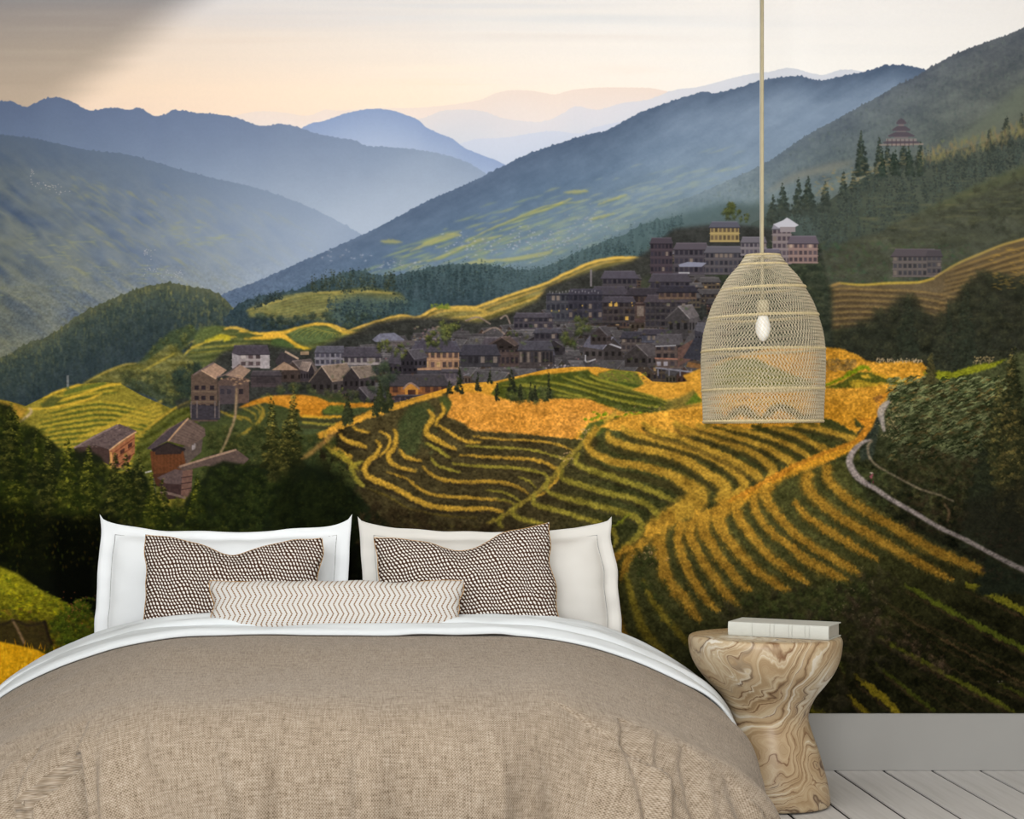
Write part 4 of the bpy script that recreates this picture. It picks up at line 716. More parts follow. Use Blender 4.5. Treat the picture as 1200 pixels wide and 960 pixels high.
    for (x0, y0, x1, y1, n, c) in [(1010, 530, 1130, 600, 260, (62, 60, 34)), (1050, 520, 1180, 560, 200, (52, 44, 30)), (1060, 570, 1160, 620, 160, (42, 34, 24)), (1000, 545, 1040, 590, 120, (52, 58, 32))]:
        for _ in range(n):
            x = rs.uniform(x0, x1); y = rs.uniform(y0, y1)+(x-x0)*.15; p.dab(x, y, 2+R()*4, 1.5+R()*2.5, np.array(c)*(.6+R()*.9), .4)
    for _ in range(90): p.dab(1087+rs.randn()*40, 436-rs.rand()*8 if R() < .3 else 434, 1, 1.6, (190, 168, 116), .0)
    for _ in range(50): p.dab(1140+R()*24, 418+R()*8, 1, 1.8, (176, 152, 104), .6)
    # big conifers at the right
    for x, yb, h, w, d, l, q in [(1168, 570, 130, 46, (34, 38, 24), (132, 118, 62), .75), (1192, 640, 232, 66, (30, 34, 22), (140, 120, 62), .75), (1150, 640, 130, 52, (32, 36, 26), (66, 70, 42), .4), (1225, 660, 220, 70, (32, 36, 26), (96, 88, 50), .4), (1300, 640, 240, 90, (32, 36, 26), (80, 76, 44), .4), (1370, 680, 250, 90, (32, 36, 26), (80, 76, 44), .4), (1180, 690, 120, 70, (24, 28, 20), (46, 48, 30), .4)]:
        conifer(x, yb, h, w, d, l, q, .75)
    p.fill([(1130, 590), (1200, 560), (1400, 560), (1400, 740), (1250, 690), (1200, 668), (1150, 640), (1120, 615)], (30, 29, 22), .6, 8)
    conifer(1187, 470, 66, 22, (30, 34, 22), (100, 96, 54), .5, .9); conifer(1090, 448, 36, 18, (66, 64, 40), (132, 118, 66), .5, .9)
    for _ in range(60): p.dab(1135+R()*65, 620+R()*60, 3, 2, (54, 38, 30), .3)
    # ---- small conifers in front of the village and wooded strip
    woods([(590, 466), (600, 455), (630, 450), (648, 456), (650, 468), (620, 470)], 70, 4, (62, 72, 42), (120, 116, 62), .7)
    for x, yb, h, w in [(538, 460, 30, 12), (527, 461, 16, 9), (560, 458, 22, 8), (574, 449, 16, 7), (599.5, 458, 26, 11), (583, 468, 20, 8), (610, 468, 18, 8), (627, 468, 18, 9), (643, 466, 30, 6), (622, 469, 22, 6)]:
        conifer(x, yb, h, w, (34, 38, 28), (92, 94, 54), .5, .95)
    for x, yb, h, w in [(446, 482, 36, 16), (439, 486, 22, 10), (455, 478, 26, 12), (408, 496, 36, 14)]: conifer(x, yb, h, w, (40, 46, 30), (96, 98, 54), .5, .95)
    # ---- scrub on the left bowl, steps and houses of the lower left
    woods([(300, 500), (340, 505), (390, 512), (420, 560), (430, 640), (240, 640), (230, 560), (250, 530)], 700, 6, (44, 54, 28), (112, 108, 52), .55)
    p.stroke([(340, 545), (365, 530), (385, 512), (396, 504)], [3, 5, 5, 3], (164, 122, 66), .7, 1.5, .8)
    for k in range(5): p.stroke([(378+k*6, 520+k*3), (390+k*5, 530+k*3), (410+k*3, 536+k*4)], [1, 5, 2], (156, 138, 46), .55, 1.2, .5)
    for k in range(6): p.stroke([(262-k*2, 500+k*7), (275, 507+k*7), (292-k*2, 510+k*8)], [1, 2.4, 1], (110, 104, 46), .6, .7, .4)
    storeys(225, 442, 30, 52, 1, (84, 70, 62), (60, 52, 50), (84, 70, 62), 1, 0, cols=1)
    def wood_house():
        p.fill([(224, 440), (240, 430), (254, 443), (255, 485), (224, 486)], (92, 76, 66)); 
        for y in (452, 464, 474):
            for x in (228, 236, 246): p.fill([(x, y), (x+5, y), (x+5, y+5), (x, y+5)], (44, 38, 42)); 
            p.stroke([(224, y+7), (254, y+7)], 1, (120, 102, 86), .8)
        p.fill([(236, 433), (251, 425), (266, 434), (253, 444)], (162, 132, 112)); p.stroke([(226, 440), (237, 433), (251, 425)], 2, (112, 96, 92)); p.stroke([(236, 434), (253, 444)], 1.6, (188, 154, 126))
        p.fill([(255, 447), (272, 440), (292, 444), (292, 472), (256, 474)], (88, 72, 66)); p.fill([(264, 440), (280, 427), (294, 434), (284, 444)], (150, 124, 108)); p.stroke([(254, 442), (266, 438), (281, 427)], 1.6, (108, 92, 90))
        for x in (258, 266, 280): p.fill([(x, 456), (x+5, 456), (x+5, 462), (x, 462)], (46, 40, 44))
        for _ in range(20): p.dab(258+R()*34, 440+R()*12, 2, 1.2, (206, 164, 124), .55)
        p.fill([(222, 474), (256, 476), (258, 492), (224, 492)], (58, 54, 60)); p.fill([(257, 452), (276, 452), (276, 474), (258, 474)], (66, 62, 70), .6)
        for x in (224, 231, 252, 257, 276): p.stroke([(x, 470), (x, 490)], 1.4, (104, 94, 92))
    wood_house()
    woods([(250, 500), (300, 500), (340, 512), (345, 545), (300, 560), (262, 545), (240, 535)], 260, 4.5, (50, 58, 32), (118, 112, 56), .5)
    # step path
    p.stroke([(277, 455), (277, 470), (275, 490), (270, 505), (264, 520), (258, 532)], [2, 3, 3, 3, 2.6, 2.4], (158, 132, 100), .85, .5, .2)
    # big barn-like house
    p.fill([(176, 529), (220, 526), (220, 545), (212, 560), (182, 560), (178, 550)], (98, 60, 38)); p.fill([(178, 556), (214, 552), (210, 572), (184, 570)], (72, 46, 34))
    for x in range(180, 220, 4): p.stroke([(x, 530), (x, 556)], .7, (80, 46, 28), .7)
    p.fill([(214, 524), (238, 514), (236, 530), (218, 545)], (88, 76, 70)); p.fill([(225, 520), (229, 518), (229, 526), (225, 528)], (150, 140, 140))
    p.fill([(172, 526), (196, 503), (220, 490), (240, 502), (241, 511), (222, 524), (197, 517)], (104, 86, 78)); p.fill([(172, 526), (198, 504), (221, 489), (197, 516), (178, 527)], (76, 66, 70))
    for k in range(9): p.stroke([(222-k*2.4, 491+k*2.9), (241-k*1.6, 504+k*2.2)], .8, (82, 68, 64), .6)
    p.stroke([(197, 517), (209, 503), (221, 490)], 2, (178, 142, 110)); p.fill([(177, 527), (196, 518), (218, 526), (216, 529), (196, 523), (180, 530)], (40, 34, 36)); p.fill([(182, 528), (196, 519), (214, 528), (212, 532), (182, 533)], (52, 42, 40))
    p.fill([(207, 548), (240, 536), (276, 526), (292, 538), (280, 550), (240, 546), (216, 552)], (92, 76, 70)); p.stroke([(210, 547), (240, 538), (277, 527)], 2.4, (156, 128, 108))
    p.fill([(184, 560), (205, 550), (222, 552), (214, 568), (196, 568)], (92, 76, 74)); p.fill([(186, 566), (214, 568), (216, 584), (190, 586)], (62, 46, 44)); p.fill([(214, 552), (226, 550), (224, 584), (212, 580)], (110, 82, 72))
    for y in (560, 567, 574): p.stroke([(212, y), (225, y-2)], 1, (60, 42, 40))
    p.stroke([(188, 576), (205, 580), (218, 584)], 3, (126, 106, 96), .8); p.stroke([(170, 554), (178, 552)], 2, (196, 190, 184), .8); p.stroke([(180, 560), (184, 590)], 1.4, (120, 108, 98), .8)
    # the reddish two-storey house
    p.fill([(87, 525), (110, 512), (140, 497), (160, 505), (158, 508), (130, 527), (128, 545), (118, 540), (90, 540)], (70, 54, 50)); p.fill([(87, 525), (110, 511), (140, 497), (159, 505), (129, 527), (112, 522)], (100, 84, 82))
    for _ in range(90):
        x = 95+R()*58; y = 500+R()*24
        if abs((y-525)+(x-87)*.42-4) < 16 and y > 525-(x-87)*.5 and y < 530-(x-129)*.7: p.dab(x, y, 2.2, .8, (66, 54, 56) if R() < .6 else (138, 118, 112), .6)
    p.stroke([(87, 525), (112, 511), (138, 498)], 2, (134, 114, 108)); p.stroke([(128, 528), (144, 516), (160, 506)], 1.8, (206, 160, 122))
    p.fill([(128, 529), (158, 508), (158, 530), (150, 545), (131, 550)], (158, 102, 70))
    for y in (0, 9, 18): p.stroke([(129, 534+y), (158, 513+y)], 1.4, (112, 62, 42), .8)
    for x, y in [(133, 535), (134, 543), (141, 528), (150, 521), (148, 536)]: p.fill([(x, y), (x+5, y-3), (x+5, y+2), (x, y+5)], (78, 48, 40))
    p.stroke([(130, 530), (131, 549)], 2.6, (206, 150, 92)); 
    for _ in range(26): p.dab(134+R()*16, 544+R()*8, 1.4, 1.4, (196, 150, 122) if R() < .5 else (70, 50, 56), .7)
    p.stroke([(79.5, 440), (79.5, 454)], 3, (126, 128, 128), .8); p.dab(79.5, 455, 4, 2, (86, 108, 60), .8)
    p.fill([(205, 470), (222, 466), (224, 476), (208, 480)], (50, 50, 52), .6, 1)
    # ---- near woods
    near = [(-210, 470), (-60, 480), (0, 472), (14, 476), (22, 500), (40, 500), (52, 512), (64, 520), (78, 532), (90, 530), (104, 528), (118, 535), (128, 552), (146, 556), (160, 546), (172, 560), (180, 590), (196, 600), (214, 592), (228, 570), (240, 560), (244, 548), (262, 540), (290, 545), (310, 545), (320, 530), (340, 528), (360, 545), (392, 560), (412, 575), (430, 590), (450, 610), (520, 640), (600, 640), (700, 640), (705, 842), (-210, 842)]
    p.fill(near, (26, 32, 18), .95, 2)
    woods([(-200, 490), (20, 480), (60, 520), (120, 545), (180, 590), (240, 570), (330, 640), (-200, 700)], 1500, 7, (40, 50, 20), (128, 122, 40), .5)
    for x, yb, h, w in [(20, 640, 160, 60), (-20, 620, 150, 60), (60, 660, 150, 56), (100, 660, 140, 56), (40, 570, 70, 26), (44, 540, 36, 14), (132, 660, 130, 52), (160, 650, 120, 50), (10, 560, 90, 40), (80, 600, 90, 40), (190, 660, 100, 46), (178, 620, 66, 34), (150, 610, 80, 36), (232, 660, 100, 44), (228, 640, 84, 34), (-80, 640, 160, 60), (-150, 660, 170, 60)]:
        b = .8+R()*.45
        conifer(x, yb, h, w, (24*b, 31*b, 13), (150*b, 142*b, 52), .62, .75)
    woods([(240, 560), (262, 548), (300, 552), (320, 560), (400, 575), (430, 620), (440, 660), (220, 660), (210, 640)], 520, 7, (28, 37, 17), (74, 80, 34), .55)
    for x, yb, h, w, q in [(320, 545, 84, 28, .9), (341, 548, 96, 32, .9), (332, 562, 70, 44, .6)]: conifer(x, yb, h, w, (30, 34, 18), (156, 140, 62), q, .85)
    p.fill([(338, 548), (380, 540), (420, 580), (430, 700), (300, 720), (310, 640), (330, 590)], (16, 22, 12), .7, 8)
    woods([(330, 560), (400, 565), (420, 600), (430, 650), (320, 650)], 160, 8, (20, 26, 12), (48, 54, 24), .5, 1.5)
    woods([(420, 600), (450, 585), (520, 610), (600, 620), (600, 640), (420, 640)], 200, 6, (42, 34, 22), (84, 70, 40), .5)
    p.fill([(-210, 600), (0, 590), (60, 600), (120, 625), (150, 660), (160, 842), (-210, 842)], (8, 10, 5), .75, 14); p.fill([(60, 610), (120, 600), (180, 640), (180, 760), (100, 740), (60, 690)], (5, 6, 4), .7, 8)
    for _ in range(240):
        x = rs.uniform(-60, 220); y = 590+R()*80; p.dab(x, y, 1.5, 3, (88+R()*40, 84+R()*36, 24), .22)
    p.fill([(110, 655), (430, 640), (705, 640), (708, 842), (110, 842)], (16, 18, 11), .95, 5)
    woods([(110, 660), (700, 645), (705, 842), (110, 842)], 800, 12, (18, 21, 12), (44, 44, 24), .5)
    # ---- yellow bank at the lower left
    p.fill([(-210, 610), (-60, 640), (0, 664), (20, 672), (45, 690), (80, 708), (105, 720), (120, 730), (120, 842), (-210, 842)], lambda Xs, Ys, sl: (np.array([128, 122, 26])*np.clip(1.1-(Ys-670)/140, .5, 1)[..., None]+(n2[sl]*14+n3[sl]*16)[..., None]*np.array([1, .95, .3])+0*Xs[..., None])/255, 1, 2)
    for _ in range(700):
        x = rs.uniform(-60, 110); y = 668+R()*70+max(0, x)*.45; t = (y-668)/80
        c = ((190, 176, 22), (112, 122, 20), (60, 70, 20), (150, 146, 30))[rs.randint(4)] if t < .55+.2*R() else ((74, 66, 26), (52, 56, 24), (112, 74, 34))[rs.randint(3)]
        p.dab(x, y, 1.3+R()*3, 1+R()*1.6, c, .6)
    p.fill([(-210, 715), (0, 727), (30, 728), (54, 728), (60, 760), (40, 765), (0, 762), (-210, 760)], (52, 42, 24), .8, 2.5)
    p.stroke([(14, 725), (22, 740), (29, 755)], 3, (132, 104, 74), .9, .6); p.stroke([(52, 727), (56, 742), (61, 756)], 3.4, (34, 26, 18), .95, .6)
    p.stroke([(-60, 728), (0, 732), (16, 727), (34, 733), (53, 729)], 1.6, (34, 28, 22), .9, .4)
    woods([(60, 730), (80, 705), (110, 700), (120, 750), (70, 770)], 180, 4.5, (52, 66, 18), (130, 134, 28), .7)
    for _ in range(50): p.dab(90+rs.randn()*10, 712+rs.randn()*9, 1.2, 1, (172, 92, 60), .5)
    p.fill([(-210, 745), (-40, 748), (0, 752), (20, 756), (45, 762), (60, 770), (80, 790), (140, 842), (-210, 842)], lambda Xs, Ys, sl: (np.array([216, 158, 24])+(n2[sl]*12+nv[sl]*14)[..., None]*np.array([1, .85, .3])+0*Xs[..., None]+0*Ys[..., None])/255, 1, 1)
    for _ in range(600):
        x = rs.uniform(-200, 80); y = 752+R()*80+max(0, x)*.15; p.stroke([(x, y), (x+rs.randn()*1.5, y-5-R()*4)], [1.6, .4], ((236, 190, 44), (186, 122, 14), (222, 160, 20))[rs.randint(3)], .7)
    # broken, grassy edges over the fields: the colours are pushed about by a couple of units
    wm = np.clip((Y-462-np.clip((760-X)*.02, 0, 8))/24, 0, 1)*np.clip((X-372)/20, 0, 1)+np.clip((X-960)/20, 0, 1)*np.clip((Y-400)/14, 0, 1)
    wm = np.clip(wm, 0, 1)
    wa = wm*(.42+.58*np.clip((X-640)/140, 0, 1)*np.clip((Y-500)/120, 0, 1))
    g1 = p.noise(2.4, 4.5, 31, 2, .6); g2 = p.noise(3.4, 2.6, 32, 2, .6)
    jj = np.clip(np.arange(p.W)[None, :]+(g2*wa*1.0*MS), 0, p.W-1).astype(np.int32); ii = np.clip(np.arange(p.H)[:, None]+(g1*wa*1.6*MS), 0, p.H-1).astype(np.int32)
    p.c = p.c[ii, jj]
    p.stroke([(1042, 470), (1036, 476), (1032, 484), (1034, 496), (1036, 506)], [3, 8, 9, 5, 3], (168, 158, 150), .95, .6, .2)
    path = [(1020, 516), (1012, 518), (1002, 526), (996, 536), (996, 545), (1002, 556), (1012, 565), (1024, 572), (1045, 586), (1070, 600), (1100, 618), (1130, 632), (1160, 648), (1200, 668), (1280, 700), (1400, 750)]
    p.stroke([(a+1, b+2) for a, b in path], [3, 6, 8, 9, 9, 8, 8, 7, 7, 7, 8, 9, 10, 12], (38, 38, 24), .6, 1); p.stroke(path, [2, 4, 6, 8, 8, 7.6, 6, 5.4, 5.2, 5, 5, 5, 6, 7, 9], lambda Xs, Ys, sl: (np.array([152, 140, 136])*np.clip(1.08-(Ys-520)/400, .62, 1.1)[..., None]+(n3[sl]*6)[..., None]+0*Xs[..., None])/255, .97, .5, .15)
    p.stroke([(1022, 516), (1017, 522), (1018, 534), (1025, 544), (1038, 552), (1056, 562), (1080, 574), (1100, 580), (1118, 588)], [3, 3, 2.6, 2.4, 2, 2, 2, 1.6, 1.4], (140, 124, 102), .85, .5, .2)
    p.stroke([(1106, 590), (1112, 600), (1110, 612)], [2, 3, 2], (110, 84, 62), .6, .6)
    p.dab(1021, 558, 2.6, 3.6, (150, 80, 92), .95); p.dab(1021, 554.5, 3.4, 1.4, (206, 186, 176), .95); p.dab(1019.5, 565, 1.1, 3, (40, 34, 44), .9); p.dab(1023, 565, 1.1, 3, (96, 40, 56), .9)
    # grain so that nothing is flat
    n5 = p.noise(1.9, 1.7, 33, 1); tex = np.clip((Y-300)/60, 0, 1)
    p.c *= np.where(Y > 300, np.clip(1.-.06*np.clip((Y-300)/80, 0, 1), 0, 1), 1)[..., None]
    g = (n3*.09+n5*.10+n2*.05)*wm+(n3*.05+n5*.055)*tex*(1-wm)+n5*.006
    lum = p.c.mean(2); g = g*np.clip(1.25-1.5*np.clip(lum-.3, 0, 1), .45, 1)
    p.c *= (1+g)[..., None]
    return np.clip(p.c, 0, 1)
# ---------------------------------------------------------------- helpers
def P3(px, py, d): return Vector(((px-CX)*d/FOC, d-DW, HC-(py-CY)*d/FOC))
def lin(c):
    return tuple((v/255/12.92 if v/255 <= .04045 else ((v/255+.055)/1.055)**2.4) for v in c)+(1.,)
def nodes(name, rough=.8, spec=.3):
    m = bpy.data.materials.new(name); m.use_nodes = True; t = m.node_tree; b = t.nodes['Principled BSDF']
    b.inputs['Roughness'].default_value = rough; b.inputs['Specular IOR Level'].default_value = spec
    def N(kind, **kw):
        n = t.nodes.new('ShaderNode'+kind); ins = kw.pop('ins', {})
        for k, v in kw.items(): setattr(n, k, v)
        for k, v in ins.items():
            if isinstance(v, bpy.types.NodeSocket): t.links.new(v, n.inputs[k])
            else: n.inputs[k].default_value = v
        return n
    def M(op, a, c=0., d=None, clamp=False):
        n = N('Math', operation=op); n.use_clamp = clamp
        for i, v in enumerate((a, c, d)):
            if v is None: continue
            if isinstance(v, bpy.types.NodeSocket): t.links.new(v, n.inputs[i])
            else: n.inputs[i].default_value = v
        return n.outputs[0]
    def mix(f, a, c, mode='MIX'):
        n = N('Mix', data_type='RGBA', blend_type=mode)
        for i, v in ((0, f), (6, a), (7, c)):
            if isinstance(v, bpy.types.NodeSocket): t.links.new(v, n.inputs[i])
            else: n.inputs[i].default_value = v
        return n.outputs[2]
    def ramp_(f, *st):
        n = N('ValToRGB'); t.links.new(f, n.inputs[0]); e = n.color_ramp.elements
        while len(e) < len(st): e.new(.5)
        for el, (q, c) in zip(e, st): el.position = q; el.color = c if isinstance(c, tuple) else (c, c, c, 1)
        return n.outputs[0]
    def bump(h, s=.3, dist=.002):
        n = N('Bump', ins={'Strength': s, 'Distance': dist, 'Height': h}); t.links.new(n.outputs[0], b.inputs['Normal'])
    def out(c): t.links.new(c, b.inputs['Base Color'])
    return m, t, b, N, M, mix, ramp_, bump, out
def plain(name, c, rough=.7, spec=.3, metal=0., nz=.05, sc=30.):
    m, t, b, N, M, mix, rp, bump, out = nodes(name, rough, spec); b.inputs['Metallic'].default_value = metal
    co = N('TexCoord').outputs['Object']; n = N('TexNoise', ins={'Vector': co, 'Scale': sc, 'Detail': 4.}).outputs[0]
    a = tuple(v*(1-nz) for v in lin(c)[:3])+(1,); d = tuple(min(1, v*(1+nz)) for v in lin(c)[:3])+(1,)
    out(rp(n, (.3, a), (.7, d))); return m
def link(name, me, mat, parent=None, smooth=True):
    o = bpy.data.objects.new(name, me); COL.objects.link(o)
    if mat is not None and not me.materials: me.materials.append(mat)
    if smooth: me.polygons.foreach_set('use_smooth', [True]*len(me.polygons))
    if parent: o.parent = parent
    return o
def mesh(name, v, f, mat, parent=None, smooth=True, uv=None):
    me = bpy.data.meshes.new(name); me.from_pydata([tuple(q) for q in v], [], f); me.update()
    if uv is not None:
        l = me.uv_layers.new(name='UVMap'); vi = np.zeros(len(me.loops), np.int32); me.loops.foreach_get('vertex_index', vi)
        l.data.foreach_set('uv', np.asarray(uv, np.float32)[vi].ravel())
    return link(name, me, mat, parent, smooth)
def empty(name, loc=(0, 0, 0), rz=0):
    o = bpy.data.objects.new(name, None); COL.objects.link(o); o.location = loc; o.rotation_euler = (0, 0, rz); o.empty_display_size = .1; return o
def tag(o, label, cat, group=None):
    o['label'] = label; o['category'] = cat
    if group: o['group'] = group
    return o
def struct(o): o['kind'] = 'structure'; return o
def box(name, a, c, mat, parent=None, bev=0., seg=2, smooth=False):
    bm = bmesh.new(); bmesh.ops.create_cube(bm, size=1)
    s = [c[i]-a[i] for i in range(3)]; m = [(c[i]+a[i])/2 for i in range(3)]
    bmesh.ops.scale(bm, vec=s, verts=bm.verts); bmesh.ops.translate(bm, vec=m, verts=bm.verts)
    if bev: bmesh.ops.bevel(bm, geom=bm.edges[:], offset=bev, segments=seg, affect='EDGES')
    me = bpy.data.meshes.new(name); bm.to_mesh(me); bm.free(); return link(name, me, mat, parent, smooth)
def tube(path, r, sides=8, closed=False, caps=True):
    V = []; F = []; n = len(path); P = [Vector(p) for p in path]; up = Vector((.123, .05, 1)).normalized()
    for i, p in enumerate(P):
        a = P[i-1] if (i or closed) else P[0]; c = P[(i+1) % n] if (i < n-1 or closed) else P[-1]
        t = (c-a).normalized(); s = t.cross(up)
        if s.length < .05: s = t.cross(Vector((1, 0, 0)))
        s.normalize(); u = s.cross(t); rr = r[i] if hasattr(r, '__len__') else r
        for k in range(sides):
            q = 2*PI*k/sides; V.append(p+s*math.cos(q)*rr+u*math.sin(q)*rr)
    for i in range(n if closed else n-1):
        for k in range(sides):
            a = i*sides+k; c = i*sides+(k+1) % sides; d = ((i+1) % n)*sides
            F.append((a, c, d+(k+1) % sides, d+k))
    if caps and not closed: F.append(tuple(range(sides))[::-1]); F.append(tuple((n-1)*sides+k for k in range(sides)))
    return V, F
def lathe(name, prof, mat, parent=None, n=48, c=(0, 0), fn=None):
    V = []; F = []
    for (r, z) in prof:
        for k in range(n):
            a = 2*PI*k/n; q = Vector((r*math.cos(a), r*math.sin(a), z)); q = fn(q, a) if fn else q
            V.append((q.x+c[0], q.y+c[1], q.z))
    for i in range(len(prof)-1):
        for k in range(n): F.append((i*n+k, i*n+(k+1) % n, (i+1)*n+(k+1) % n, (i+1)*n+k))
    F.append(tuple(range(n))[::-1]); F.append(tuple((len(prof)-1)*n+k for k in range(n)))
    return mesh(name, V, F, mat, parent)
def clampf(x, a, b): return max(a, min(b, x))
def sst(a, b, x): t = clampf((x-a)/(b-a), 0, 1); return t*t*(3-2*t)
# ---------------------------------------------------------------- materials
def mat_print():
    art = paint(); h, w_, _ = art.shape
    im = bpy.data.images.new('landscape_print', w_, h, alpha=False)
    px = np.ones((h, w_, 4), np.float32); px[..., :3] = art[::-1]; im.pixels.foreach_set(px.ravel()); im.update(); im.pack()
    m, t, b, N, M, mix, rp, bump, out = nodes('wallpaper_print', 1., 0.)
    tx = N('TexImage', interpolation='Cubic'); tx.image = im; tx.extension = 'EXTEND'; t.links.new(N('UVMap').outputs[0], tx.inputs[0])
    out(mix(1., tx.outputs[0], (.93, .93, .93, 1), 'MULTIPLY')); return m
def mat_linen():
    m, t, b, N, M, mix, rp, bump, out = nodes('linen', .95, .1)
    sep = N('SeparateXYZ', ins={0: N('UVMap').outputs[0]}); u, v = sep.outputs[0], sep.outputs[1]
    wob = N('TexNoise', ins={'Vector': N('UVMap').outputs[0], 'Scale': 9., 'Detail': 3.}).outputs[0]
    u2 = M('ADD', u, M('MULTIPLY', wob, .012)); v2 = M('ADD', v, M('MULTIPLY', wob, .012))
    K = 2*PI/.0072
    su = M('SINE', M('MULTIPLY', u2, K)); sv = M('SINE', M('MULTIPLY', v2, K)); wv = M('MULTIPLY', su, sv)
    def thread(a, c, s1, s2): return N('TexNoise', noise_dimensions='2D', ins={'Vector': N('CombineXYZ', ins={0: M('MULTIPLY', a, s1), 1: M('MULTIPLY', c, s2)}).outputs[0], 'Scale': 1., 'Detail': 3., 'Roughness': .65}).outputs[0]
    t1 = thread(u2, v2, 230., 26.); t2 = thread(u2, v2, 26., 230.); t3 = thread(u2, v2, 60., 5.); t4 = thread(u2, v2, 5., 64.)
    slub = rp(thread(v2, u2, 230., 4.), (.66, 0.), (.76, 1.)); slub2 = rp(thread(u2, v2, 230., 4.), (.68, 0.), (.78, 1.))
    s = M('ADD', M('MULTIPLY', wv, .15), M('ADD', M('MULTIPLY', t1, .42), M('MULTIPLY', t2, .42)))
    s = M('ADD', s, M('ADD', M('MULTIPLY', t3, .14), M('MULTIPLY', t4, .14)))
    s = M('SUBTRACT', M('ADD', s, .60), M('MULTIPLY', M('ADD', slub, slub2), .10))
    c = rp(M('SUBTRACT', s, .65), (.25, lin((76, 62, 46))), (.42, lin((124, 110, 94))), (.56, lin((144, 130, 113))), (.8, lin((170, 160, 147))))
    out(c); bump(s, .5, .0022); b.inputs['Sheen Weight'].default_value = .1; return m
def mat_white(name, c=(236, 238, 238)):
    m, t, b, N, M, mix, rp, bump, out = nodes(name, .9, .12); uv = N('TexCoord').outputs['Object']
    n = N('TexNoise', ins={'Vector': uv, 'Scale': 5., 'Detail': 3.}).outputs[0]; f = N('TexNoise', ins={'Vector': uv, 'Scale': 420., 'Detail': 2.}).outputs[0]
    out(rp(n, (.3, lin(tuple(v-4 for v in c))), (.7, lin(c)))); bump(M('ADD', M('MULTIPLY', n, 5.), M('MULTIPLY', f, .06)), .35, .004); return m
def mat_weave():
    m, t, b, N, M, mix, rp, bump, out = nodes('woven_wool', .95, .1)
    uv = N('UVMap').outputs[0]; nz = N('TexNoise', ins={'Vector': uv, 'Scale': 14., 'Detail': 2.}).outputs[1]
    uv2 = N('VectorMath', operation='ADD', ins={0: uv, 1: N('VectorMath', operation='SCALE', ins={0: nz, 'Scale': .022}).outputs[0]}).outputs[0]
    sep = N('SeparateXYZ', ins={0: uv2}); u, v = sep.outputs[0], sep.outputs[1]
    # rows of short slanting stitches, each row offset by half a stitch
    PR, PS = .0108, .0108
    row = M('DIVIDE', v, PR); ri = M('FLOOR', row); fv = M('SUBTRACT', M('FRACT', row), .5)
    par = M('MODULO', M('ABSOLUTE', ri), 2.)
    sl = M('MULTIPLY', fv, .45)
    cu = M('SUBTRACT', M('FRACT', M('ADD', M('ADD', M('DIVIDE', u, PS), M('MULTIPLY', par, .5)), sl)), .5)
    e = M('ADD', M('POWER', M('ABSOLUTE', M('DIVIDE', cu, .34)), 2.2), M('POWER', M('ABSOLUTE', M('DIVIDE', fv, .46)), 2.2))
    h = M('SUBTRACT', 1., e, clamp=True); fz = N('TexNoise', ins={'Vector': uv, 'Scale': 260., 'Detail': 2.}).outputs[0]
    out(rp(M('ADD', h, M('MULTIPLY', M('SUBTRACT', fz, .5), .5)), (.04, lin((62, 40, 28))), (.2, lin((92, 64, 48))), (.36, lin((208, 200, 192))), (.8, lin((232, 228, 222)))))
    bump(h, .8, .003); return m
def mat_zigzag():
    m, t, b, N, M, mix, rp, bump, out = nodes('zigzag_cotton', .95, .1)
    uv = N('UVMap').outputs[0]; sep = N('SeparateXYZ', ins={0: uv}); u, v = sep.outputs[0], sep.outputs[1]
    tri = M('ABSOLUTE', M('SUBTRACT', M('FRACT', M('DIVIDE', v, .058)), .5))
    a = M('ABSOLUTE', M('SUBTRACT', M('FRACT', M('DIVIDE', M('ADD', u, M('MULTIPLY', tri, .031)), .0155)), .5))
    dash = M('GREATER_THAN', M('FRACT', M('DIVIDE', v, .0052)), .22)
    ln = M('MULTIPLY', M('LESS_THAN', a, .14), dash)
    wv = M('MULTIPLY', M('SINE', M('MULTIPLY', u, 1500.)), M('SINE', M('MULTIPLY', v, 1200.)))
    base = mix(M('MULTIPLY', M('ADD', wv, 1.), .5), lin((212, 211, 208)), lin((180, 178, 174)))
    out(mix(ln, base, lin((118, 80, 24)))); bump(M('SUBTRACT', M('MULTIPLY', wv, .3), ln), .4, .0015); return m
